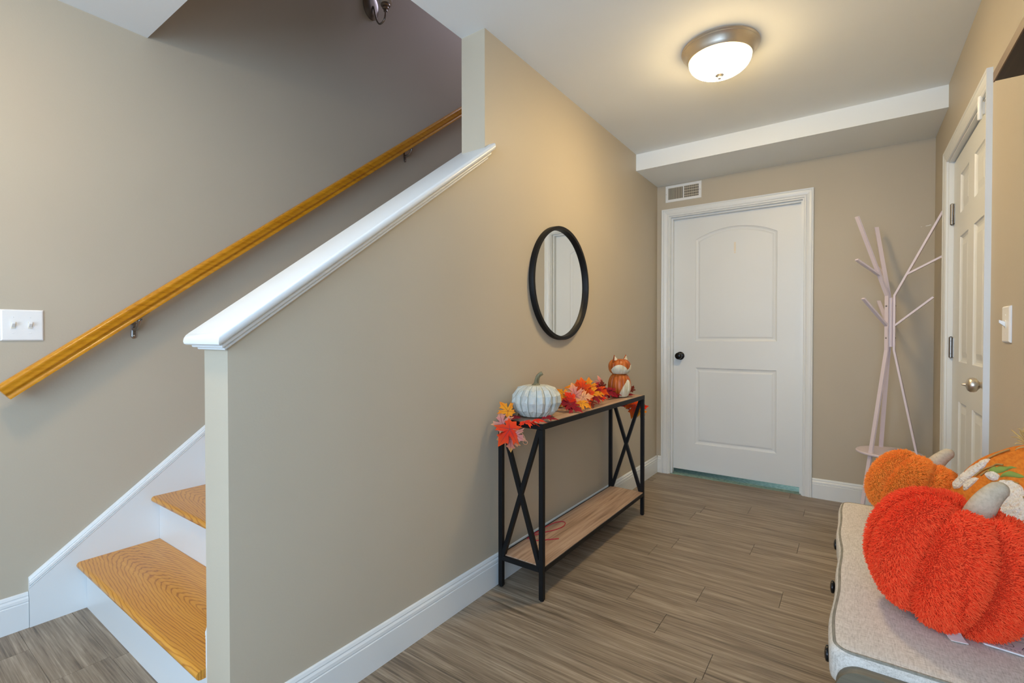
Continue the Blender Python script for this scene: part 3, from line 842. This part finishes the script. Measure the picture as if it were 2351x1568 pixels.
# ------------------------------------------------------------------ maple leaf garland
LEAFC = [((.72, .030, .012), (.74, .085, .012)), ((.74, .30, .02), (.72, .12, .008)), ((.62, .045, .008), (.72, .15, .010)),
         ((.62, .22, .20), (.74, .40, .16)), ((.20, .006, .018), (.40, .012, .020)), ((.55, .16, .14), (.74, .46, .05)),
         ((.74, .36, .18), (.78, .24, .025)), ((.13, .018, .012), (.22, .035, .02))]
LM = []
for i, (ci, ce) in enumerate(LEAFC):
    m, nt, b = new_mat('silk_maple_leaf_%d' % i, ci, .75, 0, .15)
    vv = coords(nt)
    ln = N(nt, 'ShaderNodeVectorMath', operation='LENGTH'); nt.links.new(vv, ln.inputs[0])
    nz = noise_tex(nt, vv, 60, 3)
    ad = N(nt, 'ShaderNodeMath', operation='MULTIPLY_ADD'); ad.inputs[1].default_value = 11.0; nt.links.new(ln.outputs['Value'], ad.inputs[0])
    sb = N(nt, 'ShaderNodeMath', operation='MULTIPLY_ADD'); sb.inputs[1].default_value = .7; sb.inputs[2].default_value = -.35; nt.links.new(nz, sb.inputs[0])
    nt.links.new(sb.outputs[0], ad.inputs[2])
    nt.links.new(ramp(nt, ad.outputs[0], [(.15, ci), (.85, ce)]), b.inputs['Base Color'])
    LM.append(m)
VEIN, _nt, _b = new_mat('leaf_vein', (.16, .02, .02), .6)
HALF = [(.012, -.44), (.10, -.36), (.28, -.41), (.24, -.31), (.31, -.22), (.17, -.16), (.32, -.11), (.36, -.02), (.54, .11), (.39, .12), (.40, .22), (.26, .13),
        (.12, .06), (.17, .21), (.25, .30), (.14, .33), (.09, .43), (0, .62)]
OUT = HALF + [(-x, y) for x, y in reversed(HALF[:-1])]
VT = [(0, .52), (.44, .09), (-.44, .09), (.22, -.32), (-.22, -.32)]
def leaf_mesh(i, seed):
    r = random.Random(seed)
    cu, fo = r.uniform(.25, .9), r.uniform(-.2, .9)
    ph = r.uniform(0, 6)
    def z(x, y):
        return -cu * (x * x + y * y) + fo * .28 * abs(x) + .035 * math.sin(7 * x + ph) * math.cos(5 * y)
    bm = bmesh.new()
    c = bm.verts.new((0, -.12, z(0, -.12)))
    ctr = Vector((0, -.12))
    mid, out = [], []
    for x, y in OUT:
        jx, jy = x * r.uniform(.93, 1.07), y * r.uniform(.95, 1.05)
        m = ctr.lerp(Vector((jx, jy)), .55)
        mid.append(bm.verts.new((m.x, m.y, z(m.x, m.y)))); out.append(bm.verts.new((jx, jy, z(jx, jy))))
    n = len(out)
    for k in range(n):
        j = (k + 1) % n
        bm.faces.new((c, mid[k], mid[j])); bm.faces.new((mid[k], out[k], out[j], mid[j]))
    for tx, ty in VT:
        d = Vector((tx, ty)) - ctr; p = Vector((-d.y, d.x)).normalized() * .008
        pts = [ctr + d * t for t in (0, .33, .66, 1)]
        rows = [[bm.verts.new((q.x + s * p.x * (1 - .25 * i_), q.y + s * p.y * (1 - .25 * i_), z(q.x, q.y) + .012)) for s in (-1, 1)] for i_, q in enumerate(pts)]
        for a, b in zip(rows, rows[1:]):
            f = bm.faces.new((a[0], a[1], b[1], b[0])); f.material_index = 1
    me = bpy.data.meshes.new('maple_leaf'); bm.to_mesh(me); bm.free()
    me.materials.append(LM[i]); me.materials.append(VEIN)
    for p in me.polygons: p.use_smooth = True
    return me
LEAVES=[
((0.076,1.694,0.785),(0.51,-0.61,0.61),(-0.76,0.02,0.65),0.085,1),
((0.078,1.655,0.742),(0.3,-0.9,0.3),(-0.43,0.16,0.89),0.1,3),
((0.124,1.635,0.709),(0.45,-0.86,0.25),(-0.41,-0.45,-0.79),0.125,0),
((0.158,1.65,0.696),(0.22,-0.97,0.11),(0.86,0.14,-0.5),0.075,3),
((0.131,1.648,0.667),(0.32,-0.95,0),(-0.15,-0.05,-0.99),0.085,5),
((0.081,1.66,0.679),(0.22,-0.97,0.11),(-0.88,-0.24,-0.4),0.07,5),
((0.208,1.661,0.756),(0.1,-0.15,0.98),(0.82,0.58,0),0.085,0),
((0.112,1.698,0.752),(0,-0.1,1),(-0.82,-0.57,-0.06),0.07,4),
((0.243,1.77,0.753),(0.1,-0.1,0.99),(0.83,0.56,-0.03),0.075,4),
((0.237,1.696,0.752),(0.1,-0.1,0.99),(0.93,0.37,-0.06),0.06,0),
((0.116,2.117,0.8),(0.43,-0.64,0.64),(-0.78,0.09,0.61),0.08,1),
((0.151,2.039,0.775),(0.5,-0.7,0.5),(-0.86,-0.43,0.26),0.075,1),
((0.171,2.14,0.806),(0.5,-0.74,0.45),(-0.4,0.26,0.88),0.105,3),
((0.19,2.042,0.78),(0.5,-0.5,0.7),(-0.81,-0.57,0.17),0.09,4),
((0.212,2.05,0.762),(0.3,-0.35,0.89),(0.95,0.03,-0.3),0.095,4),
((0.188,2.063,0.79),(0.51,-0.61,0.61),(-0.67,0.17,0.73),0.08,0),
((0.232,2.115,0.762),(0.32,-0.42,0.85),(0.94,0.25,-0.23),0.08,1),
((0.06,2.34,0.815),(0.41,-0.51,0.76),(-0.87,-0.48,0.14),0.085,1),
((0.166,2.24,0.82),(0.5,-0.7,0.5),(-0.29,0.41,0.86),0.105,2),
((0.098,2.335,0.825),(0.3,-0.81,0.51),(-0.53,0.3,0.79),0.08,2),
((0.151,2.343,0.83),(0.41,-0.82,0.41),(-0.18,0.36,0.91),0.09,1),
((0.194,2.3,0.8),(0.51,-0.61,0.61),(0.85,0.45,-0.26),0.1,1),
((0.176,2.353,0.812),(0.42,-0.74,0.53),(0.25,0.65,0.71),0.085,4),
((0.216,2.165,0.798),(0.5,-0.7,0.5),(0.76,0.64,0.13),0.08,6),
((0.214,2.3,0.765),(0.3,-0.41,0.86),(0.79,0.61,0.01),0.085,4),
((0.204,2.375,0.765),(0.21,-0.31,0.93),(0.8,0.6,0.02),0.07,0),
((0.171,2.453,0.79),(0.43,-0.64,0.64),(0.9,0.3,-0.3),0.085,2),
((0.154,2.572,0.782),(0.33,-0.67,0.67),(0.91,0.05,-0.41),0.08,4),
((0.112,2.568,0.825),(0.87,-0.48,0.1),(-0.12,-0.02,0.99),0.065,3),
((0.141,2.535,0.812),(0.8,-0.6,0.1),(-0.08,0.06,1),0.06,7),
((0.169,2.587,0.774),(0.44,-0.78,0.44),(0.83,0.18,-0.52),0.08,4),
((0.175,2.648,0.758),(0.1,-0.31,0.94),(0.85,0.53,0.08),0.06,4),
((0.211,2.244,0.76),(0.19,-0.19,0.96),(0.67,-0.69,-0.27),0.08,7),
((0.209,2.19,0.775),(0.42,-0.53,0.74),(0.77,-0.22,-0.6),0.08,2),
((0.19,2.133,0.78),(0.5,-0.5,0.7),(0.84,0.48,-0.26),0.08,6),
((0.132,2.125,0.785),(0.43,-0.64,0.64),(-0.7,-0.68,-0.22),0.07,2),
((0.195,2.357,0.785),(0.43,-0.64,0.64),(0.53,-0.4,-0.75),0.075,1),
((0.189,2.26,0.815),(0.31,-0.62,0.72),(-0.95,-0.12,0.3),0.07,2),
((0.182,2.884,0.775),(0.57,-0.68,0.46),(0.18,0.64,0.74),0.05,7),
((0.212,2.764,0.754),(0.1,-0.2,0.98),(0.8,0.6,0.04),0.06,4),
((0.18,2.925,0.661),(0.31,-0.93,0.21),(-0.17,-0.27,-0.95),0.125,2),
((0.13,2.935,0.683),(0.21,-0.95,0.21),(-0.86,-0.28,-0.42),0.09,4),
((0.221,2.93,0.628),(0.31,-0.94,0.1),(0.5,0.07,-0.86),0.08,1),
((0.226,2.94,0.663),(0.31,-0.94,0.1),(0.92,0.33,0.21),0.07,0),
]

GP = Vector((.14, 2.25, .7475))
gl = root('leaf_garland', GP, 'garland of red, orange and pink maple leaves draped along the console table', 'garland')
for i, (p, n, t, s, c) in enumerate(LEAVES):
    n = Vector(n).normalized(); t = Vector(t); t = (t - n * t.dot(n)).normalized(); x = t.cross(n)
    me = leaf_mesh(c, 100 + i)
    for v in me.vertices: v.co *= s
    o = bpy.data.objects.new('maple_leaf', me); COL.objects.link(o); o.parent = gl
    o.matrix_local = Matrix(((x.x, t.x, n.x, p[0] - GP.x), (x.y, t.y, n.y, p[1] - GP.y), (x.z, t.z, n.z, p[2] - GP.z), (0, 0, 0, 1)))
    # keep the leaf out of the table and the wall
    if p[1] > 1.69 and p[1] < 2.91:
        lo = min((o.matrix_local @ v.co).z for v in me.vertices) + GP.z
        if lo < .7475: o.location.z += .7475 - lo
    lx = min((o.matrix_local @ v.co).x for v in me.vertices) + GP.x
    if lx < .004: o.location.x += .004 - lx
VINE, _nt, _b = new_mat('brown_garland_vine', (.14, .07, .04), .8)
vp = smooth_path([(.11, 1.655, .66), (.10, 1.652, .72), (.09, 1.672, .752), (.10, 1.74, .754), (.045, 1.86, .756), (.12, 2.02, .760), (.16, 2.2, .765), (.13, 2.4, .765), (.10, 2.6, .758), (.06, 2.74, .753), (.11, 2.87, .753), (.15, 2.93, .745), (.165, 2.935, .70), (.18, 2.932, .64)], 6)
link('vine', tube(vp, .0028, 7), VINE, gl, smooth=True)
TEND, _nt, _b = new_mat('copper_wire_tendril', (.55, .25, .13), .4)
td = [(.145, 1.645, .722), (.165, 1.640, .7205), (.189, 1.640, .714), (.2045, 1.64, .698), (.212, 1.64, .684)]
td += [(.209 + .011 * math.sin(a), 1.64, .676 + .009 * math.cos(a)) for a in (.7, 1.6, 2.5, 3.4, 4.3, 5.2, 6.2)]
link('tendril', tube(smooth_path(td, 4), .0013, 6), TEND, gl, smooth=True)

# ------------------------------------------------------------------ coat tree
TC = Vector((1.481, 3.55, 0))
tr = root('coat_tree', TC, 'pale lilac metal coat tree with a round tray in the corner', 'coat stand')
link('center_tube', lathe([(.0155, 1.048), (.0155, 1.332), (.012, 1.334), (0, 1.334)], 20, TC), RACKP, tr, smooth=True, sharp=40)
def flat_bar(path, az, wdt=.021, thk=.010):
    """path: (radius, height) in the vertical plane of azimuth AZ; the broad face looks outwards"""
    e = Vector((math.cos(az), math.sin(az), 0)); s = Vector((-math.sin(az), math.cos(az), 0))
    st = []
    for i, (r, z) in enumerate(path):
        a = Vector(path[max(i - 1, 0)]); b = Vector(path[min(i + 1, len(path) - 1)])
        if 0 < i < len(path) - 1:
            t1 = (Vector(path[i]) - a).normalized(); t2 = (b - Vector(path[i])).normalized()
            t = (t1 + t2).normalized(); k = 1 / max(.5, t.dot(t1))
        else:
            t = (b - a).normalized(); k = 1
        nn = Vector((t.y, -t.x)) * (thk / 2) * k
        p = lambda q, sg: TC + e * q.x + Vector((0, 0, q.y)) + s * (wdt / 2 * sg)
        q1 = Vector((r, z)) + nn; q2 = Vector((r, z)) - nn
        st.append([p(q1, -1), p(q1, 1), p(q2, 1), p(q2, -1)])
    return loft(st)
for az, R_ in ((-132, .24), (-14, .228), (104, .24)):
    a = math.radians(az)
    b = link('bar', flat_bar([(.208, .004), (.0215, 1.030), (.0215, 1.345), (R_, 1.79)], a), RACKP, tr)
    f = lambda z: .0215 + (R_ - .0215) * (z - 1.345) / .445
    link('hook', flat_bar([(f(1.462), 1.462), (R_, 1.546)], a, .019), RACKP, b)
    link('hook', flat_bar([(.024, 1.172), (.192, 1.326)], a, .019), RACKP, b)
    e = Vector((math.cos(a), math.sin(a), 0))
    for z in (1.10, 1.285):
        link('screw', lathe([(.005, 0), (.0045, .002), (.002, .003), (0, .003)], 12, TC + e * .0262 + Vector((0, 0, z)), e), DNICKEL, b, smooth=True)
    fc = TC + e * .206
    link('foot_cap', box(fc.x - .011, fc.x + .011, fc.y - .011, fc.y + .011, 0, .005, bev=.002), BLACK, b)
link('tray', lathe([(0, .424), (.153, .424), (.157, .427), (.157, .434), (.154, .437), (0, .437)], 56, TC), RACKP, tr, smooth=True, sharp=35)

# ------------------------------------------------------------------ storage bench
BT = .50
bx0, bx1, by0, by1 = 1.270, 1.704, 1.116, 2.178
bn = root('storage_bench', (1.49, 1.65, 0), 'grey brown storage bench with an oatmeal linen seat along the right wall', 'bench')
link('body', box(1.287, 1.690, by0 + .014, by1 - .014, .07, .428, bev=.002), BENCHW, bn)
for x in (1.295, 1.645):
    for y in (by0 + .02, by1 - .06):
        link('leg', box(x, x + .04, y, y + .04, 0, .072, bev=.003), BENCHW, bn, origin=(x, y, 0))
for k in range(3):
    ya = by0 + .022 + k * .340
    dr = link('drawer', box(1.279, 1.2875, ya + .003, ya + .337, .085, .425, bev=.002), BENCHW, bn, origin=(1.283, ya + .17, .25))
    kz, ky = .402, (1.282, 1.630, 1.968)[k]
    link('drawer_knob', lathe([(.006, 0), (.006, .010), (.010, .012), (.0165, .015), (.0175, .018), (.0165, .021), (.010, .0235), (0, .0245)], 24, (1.2795, ky, kz), (-1, 0, 0)), BLACKK, dr, smooth=True, sharp=45)
def rounded_rect(x0, x1, y0, y1, r, n=6):
    out = []
    for cx_, cy_, a0_ in ((x1 - r, y1 - r, 0), (x0 + r, y1 - r, 90), (x0 + r, y0 + r, 180), (x1 - r, y0 + r, 270)):
        for k in range(n + 1):
            a = math.radians(a0_ + 90 * k / n); out.append((cx_ + r * math.cos(a), cy_ + r * math.sin(a)))
    return out
# end panels with rounded upper corners, shown edge-on above their face
for ya, yb in ((by0 - .012, by0 + .012), (by1 - .012, by1 + .012)):
    pr2 = [(bx0 + .010, .012)] + [(bx1 - .002, .012)]
    r = .042
    zt = .481
    xa, xb = bx0 + .010, bx1 - .002
    P = [(xa, .012), (xb, .012)]
    for k in range(9):
        a = math.pi / 2 * k / 8; P.append((xb - r + r * math.cos(a), zt - r + r * math.sin(a)))
    for k in range(9):
        a = math.pi / 2 + math.pi / 2 * k / 8; P.append((xa + r + r * math.cos(a), zt - r + r * math.sin(a)))
    bm = loft([[(x, y, z) for x, z in P] for y in (ya, yb)])
    bmesh.ops.bevel(bm, geom=[e for e in bm.edges if len(e.link_faces) == 2 and e.calc_face_angle(0) > .9 and abs(e.verts[0].co.y - e.verts[1].co.y) < 1e-6], offset=.003, segments=2, affect='EDGES')
    link('end_panel', bm, BENCHW, bn, origin=((xa + xb) / 2, (ya + yb) / 2, .2))
# cushion: slightly crowned, with soft edges
nu, nv = 30, 60
bm = bmesh.new()
st = []
def wob(y): return .0035 * math.sin(y * 9.0) + .002 * math.sin(y * 23 + 1)
lay = [(.432, .002), (.440, 0), (.484, -.001), (.4925, .0015), (.4975, .005), (.500, .011)]
ol = []
for z, ins in lay:
    pts_ = rounded_rect(bx0 + ins, bx1 - ins, by0 + ins + .012, by1 - ins - .012, .030 - ins * .5, 8)
    # subdivide the long sides for the slack fabric
    full = []
    for i in range(len(pts_)):
        a = Vector(pts_[i]); b = Vector(pts_[(i + 1) % len(pts_)]); n_ = max(1, int((b - a).length / .03))
        for k in range(n_): full.append(a.lerp(b, k / n_))
    ol.append([(p.x + (wob(p.y) if p.x < 1.29 else 0), p.y, z) for p in full])
ln_ = min(len(o_) for o_ in ol)
ol = [o_[:ln_] for o_ in ol]
top = ol[-1]
cxm, cym = (bx0 + bx1) / 2, (by0 + by1) / 2
for t, dz in ((.93, .0012), (.7, .0022), (.35, .003)):
    ol.append([(cxm + (x - cxm) * t, cym + (y - cym) * (1 - (1 - t) * .5 if t > .5 else t), .500 + dz) for x, y, z in top])
loft(ol, bm=bm)
cu = link('seat_cushion', bm, BENCHF, bn, smooth=True, sharp=60)
pp = [Vector((x + (.0005 if x < 1.29 else 0), y, .4965)) for x, y, z in [(cxm + (x - cxm) * .983, cym + (y - cym) * .994, z) for x, y, z in ol[4]]]
pp.append(pp[0]); pp.append(pp[1])
link('piping', tube(pp, .0042, 8), PIPING, cu, smooth=True)

# ------------------------------------------------------------------ cushions
def pumpkin_pos(R, H, lobes, groove, dimp):
    def pos(th, ph):
        c, s = math.cos(ph), math.sin(ph)
        r = R * max(c, 0) ** .80
        z = H * (abs(s) ** .92) * (1 if s >= 0 else -1)
        z -= (1 if s >= 0 else -1) * dimp * H * math.exp(-(r / (.30 * R)) ** 2)
        g = 1 - groove * (1 - abs(math.sin(lobes * th / 2))) ** 2.2 * min(1, (r / (.25 * R)))
        return Vector((r * g, 0, z * (1 - (1 - g) * .6)))
    return pos
def plush_pumpkin(name, C, R, H, axis, spin, lobes, mat, label, count, hl, seed, stem):
    C = Vector(C)
    q = Vector((0, 0, 1)).rotation_difference(Vector(axis).normalized())
    rt_ = root(name, (C.x, C.y, BT + .003), label, 'cushion')
    pos = pumpkin_pos(R, H, lobes, .22, .42)
    NU, NV = 112, 44
    bm = bmesh.new(); st = []
    for j in range(1, NV):
        ph = -math.pi / 2 + math.pi * j / NV; ring = []
        for i in range(NU):
            th = 2 * math.pi * i / NU
            p = pos(th, ph); w_ = C + q @ Vector((p.x * math.cos(th + spin), p.x * math.sin(th + spin), p.z))
            if w_.z < BT + .008: w_.z = BT + .008 + (w_.z - BT - .008) * .04
            w_.x = min(w_.x, XR - .012)
            ring.append(w_)
        st.append(ring)
    loft(st, bm=bm)
    body = link('plush_body', bm, mat, rt_, smooth=True)
    ps = body.modifiers.new('pile', 'PARTICLE_SYSTEM').particle_system
    ps.seed = seed
    s = ps.settings
    s.type = 'HAIR'; s.count = count; s.hair_length = hl; s.hair_step = 3; s.render_step = 3; s.display_step = 2
    s.emit_from = 'FACE'; s.use_emit_random = True; s.use_even_distribution = True
    s.child_type = 'NONE'
    s.root_radius = 1.0; s.tip_radius = .35; s.radius_scale = .0022; s.use_hair_bspline = True; s.shape = .1
    s.normal_factor = hl * .15; s.factor_random = hl * .10; s.tangent_factor = hl * .13; s.brownian_factor = hl * .12; s.tangent_phase = .35
    # fabric stem
    sp_ = [C + Vector(v) for v in stem['pts']]
    P = smooth_path(sp_, 5); n_ = len(P)
    rs_ = [stem['r'] * (1 - .45 * (i / (n_ - 1)) ** 1.6) * (1 if i < n_ - 2 else (.80 if i == n_ - 2 else .45)) for i in range(n_)]
    so = link('fabric_stem', tube(P, rs_, 20), LINEN, rt_, smooth=True)
    return rt_
RP = plush_pumpkin('pumpkin_cushion', (1.478, 1.392, .630), .146, .139, (.26, -.02, 1), .60, 7, REDPL,
    'red orange fluffy pumpkin cushion with linen stem, nearest on the bench', 46000, .0095, 3,
    dict(pts=[(.030, .015, .050), (.048, .022, .105), (.068, .035, .140), (.092, .046, .166)], r=.027))
OP = plush_pumpkin('pumpkin_cushion', (1.464, 2.030, .614), .120, .116, (.42, .18, .88), .35, 7, ORPL,
    'orange fluffy pumpkin cushion behind the red orange one', 26000, .0085, 5,
    dict(pts=[(.035, -.020, .045), (.052, -.010, .085), (.074, .004, .112), (.100, .014, .134)], r=.025))
# care label on the red cushion
TAGM, _nt, _b = new_mat('white_satin_label', (.82, .83, .84), .5)
tg = [(1.458, 1.322, .516), (1.460, 1.308, .509), (1.463, 1.294, .5062), (1.467, 1.283, .5052)]
bm = loft([[(x, y, z), (x + .026, y + .004, z), (x + .026, y + .004, z + .001), (x, y, z + .001)] for x, y, z in tg])
link('care_label', bm, TAGM, RP)

# woven fabric pumpkin cushion leaning on the wall
WC = Vector((1.645, 1.800, .660)); WR, WH = .185, .075
wax = Vector((-.80, -.30, .52)).normalized()
wq = Vector((0, 0, 1)).rotation_difference(wax)
E1 = (Vector((0, 0, 1)) - wax * wax.z).normalized()          # up the face
E2 = wax.cross(E1)
wr = root('embroidered_cushion', (WC.x, WC.y, BT + .003), 'orange woven cushion with white chenille and green leaf embroidery leaning on the wall', 'cushion')
def wsurf(u, v, off=0.0):
    """u, v: unit-disc coordinates on the cushion's face"""
    r2 = u * u + v * v
    r = math.sqrt(r2)
    h = WH * max(0, 1 - r2) ** .5 * (1 + .0 * r)
    # pleats gathered at the top
    ang = math.atan2(u, 1.0 - v)
    h *= 1 + .05 * math.sin(ang * 16)
    return WC + E2 * (u * WR) + E1 * (v * WR) + wax * (h + off)
bm = bmesh.new(); st = []
NR_, NA = 18, 90
def clampw(p):
    p = p.copy(); p.x = min(p.x, XR - .004); p.z = max(p.z, BT + .006); return p
for side in (1, -1):
    for j in (range(1, NR_ + 1) if side == 1 else range(NR_ - 1, 0, -1)):
        t = math.sin(math.pi / 2 * j / NR_)
        ring = []
        for i in range(NA):
            a = 2 * math.pi * i / NA
            p = wsurf(t * math.cos(a), t * math.sin(a))
            if side == -1:
                d = (p - WC).dot(wax); p = p - wax * (2 * d)
            ring.append(clampw(p))
        st.append(ring)
loft(st, bm=bm)
link('cushion_body', bm, BURLAP, wr, smooth=True)
CHEN, nt_, b_ = new_mat('white_chenille', (.80, .77, .70), .95)
nt_.links.new(ramp(nt_, noise_tex(nt_, coords(nt_), 160, 3), [(.30, (.70, .58, .45)), (.45, (.80, .76, .69)), (.8, (.85, .84, .80))]), b_.inputs['Base Color'])
bump(nt_, b_, noise_tex(nt_, coords(nt_), 230, 2, .5), 1.0, .005)
GREENM, _nt, _b = new_mat('green_applique', (.22, .33, .07), .8)
TAN, _nt, _b = new_mat('tan_cord', (.42, .27, .09), .8)
def patch(name, path, widths, mat, hgt, knobs=0):
    """raised band along PATH of face coordinates"""
    P = smooth_path([(a, b, 0) for a, b in path], 6); n_ = len(P)
    st = []
    rn = random.Random(len(path) * 7 + int(hgt * 1e5))
    for i, p in enumerate(P):
        t = (P[min(i + 1, n_ - 1)] - P[max(i - 1, 0)]).normalized(); nn = Vector((-t.y, t.x, 0))
        f = i / (n_ - 1); k = f * (len(widths) - 1); a = min(int(k), len(widths) - 2); w_ = widths[a] + (widths[a + 1] - widths[a]) * (k - a)
        row = []
        e_ = min(1, min(i, n_ - 1 - i) / 2.5); w_ *= .15 + .85 * e_
        for s, h in ((-1, -.004), (-.92, .5), (-.5, 1), (0, 1.08), (.5, 1), (.92, .5), (1, -.004)):
            q_ = p + nn * (s * w_)
            jit_ = rn.uniform(.75, 1.25) if knobs and abs(s) < .95 else 1
            row.append(clampw(wsurf(q_.x, q_.y, hgt * h * jit_ * e_ if h > 0 else -.003)))
        st.append(row)
    bm = loft(st, closed=False, caps=False)
    return link(name, bm, mat, wr, smooth=not knobs)
patch('chenille_band', [(.56, -.14), (.53, .02), (.48, .20), (.40, .37), (.31, .46)], [.10, .14, .15, .14, .08], CHEN, .008, 1)
patch('chenille_band', [(-.72, -.34), (-.56, -.10), (-.36, .10), (-.17, .20)], [.16, .22, .22, .12], CHEN, .009, 1)
patch('chenille_band', [(.34, -.10), (.27, .04), (.20, .15)], [.07, .09, .05], CHEN, .008, 1)
patch('chenille_band', [(-.10, .24), (.00, .26), (.06, .22)], [.05, .07, .04], CHEN, .008, 1)
for pa, wd_ in (([(.06, .24), (-.02, .40), (-.20, .50)], [.015, .055, .01]), ([(-.10, .28), (-.22, .38), (-.40, .42)], [.015, .05, .01]), ([(.12, .28), (.06, .36), (-.04, .34)], [.02, .05, .01])):
    patch('leaf_applique', pa, wd_, GREENM, .004)
for pa in ([(.30, .16), (.24, .32), (.12, .42), (.0, .47)], [(.44, .50), (.36, .62), (.26, .74)], [(-.16, .18), (-.28, .28), (-.40, .30)], [(.20, .20), (.14, .30), (.05, .30)], [(-.50, .10), (-.60, .16), (-.66, .12)]):
    P = smooth_path([(a, b, 0) for a, b in pa], 6)
    link('cord', tube([clampw(wsurf(p.x, p.y, .003)) for p in P], .0022, 6), TAN, wr, smooth=True)
# raffia tie at its top
RAF, _nt, _b = new_mat('dry_raffia', (.55, .40, .16), .8)
bm = bmesh.new(); rn = random.Random(11)
tp = wsurf(.10, .90, .004)
for k in range(34):
    d = Vector((rn.uniform(-.5, .3), rn.uniform(-.8, .8), rn.uniform(-.35, 1.0))).normalized()
    l_ = rn.uniform(.025, .06)
    pts_ = bez(tp, tp + d * l_ * .4, tp + d * l_ * .8 + Vector((rn.uniform(-.01, .01), rn.uniform(-.01, .01), .008)), tp + d * l_ + Vector((0, 0, rn.uniform(-.012, .01))), 5)
    pts_ = [Vector((min(p.x, XR - .004), p.y, p.z)) for p in pts_]
    tube(pts_, [.0016, .002, .002, .0018, .0014, .0008], 5, bm)
link('raffia_tie', bm, RAF, wr, smooth=True, kind='stuff')

# printed card lying beneath the red cushion
CARD, nt_, b_ = new_mat('printed_white_card', (.70, .69, .72), .35)
nt_.links.new(ramp(nt_, noise_tex(nt_, coords(nt_), 22, 3), [(.48, (.74, .73, .75)), (.68, (.60, .42, .62))]), b_.inputs['Base Color'])
cd = root('printed_card', (1.60, 1.36, BT + .003), 'white card with purple flower print half under the red orange cushion', 'card')
rot = Matrix.Rotation(math.radians(-7.5), 4, 'Z')
CO = Vector((1.5159, 1.3060, BT + .0045))
def cp(u, v, h): return CO + rot @ Vector((u, v, h))
W_, H_ = .175, .175
st = [[cp(x, y, h) for x, y in rounded_rect(0, W_, 0, H_, .006, 4)] for h in (0, .003)]
link('card_sheet', loft(st), CARD, cd)
INK, _nt, _b = new_mat('dark_print_ink', (.06, .05, .07), .5)
PURP, _nt, _b = new_mat('purple_print_ink', (.36, .06, .40), .5)
def stroke(pts, wd_, mat, nm='print_line'):
    P = smooth_path([(a, b, 0) for a, b in pts], 5); n_ = len(P)
    bm = bmesh.new(); prev = None
    for i, p in enumerate(P):
        t = (P[min(i + 1, n_ - 1)] - P[max(i - 1, 0)]).normalized(); nn = Vector((-t.y, t.x, 0)) * wd_
        a, b = bm.verts.new(cp(p.x + nn.x, p.y + nn.y, .0032)), bm.verts.new(cp(p.x - nn.x, p.y - nn.y, .0032))
        if prev: bm.faces.new((prev[0], prev[1], b, a))
        prev = (a, b)
    return bm
def merged(bms):
    out_ = bmesh.new()
    for b_ in bms:
        me = bpy.data.meshes.new('t'); b_.to_mesh(me); b_.free(); out_.from_mesh(me); bpy.data.meshes.remove(me)
    return out_
bl, pu = [], []
for fx_, fy_ in ((.030, .030), (.065, .024), (.050, .062), (.095, .040)):
    bl.append(stroke([(fx_ - .010, fy_ - .004), (fx_ - .004, fy_ + .010), (fx_ + .010, fy_ + .006), (fx_ + .014, fy_ - .008), (fx_, fy_ - .011), (fx_ - .010, fy_ - .004)], .0005, INK))
    bl.append(stroke([(fx_, fy_ - .010), (fx_ + .001, fy_), (fx_ + .004, fy_ + .009)], .0004, INK))
    pu.append(stroke([(fx_ - .007, fy_ - .002), (fx_ - .003, fy_ + .002), (fx_ + .002, fy_ - .002)], .0022, PURP))
for r_ in range(2):
    for k in range(22):
        u = .012 + k * .0062 + (k % 5) * .0003
        bl.append(stroke([(u, .0095 - r_ * .0035), (u + .0036, .0095 - r_ * .0035 + (.0004 if k % 3 else -.0003))], .0006 - r_ * .0001, INK))
link('printed_lines', merged(bl), INK, cd, kind='stuff')
link('printed_flowers', merged(pu), PURP, cd, kind='stuff')
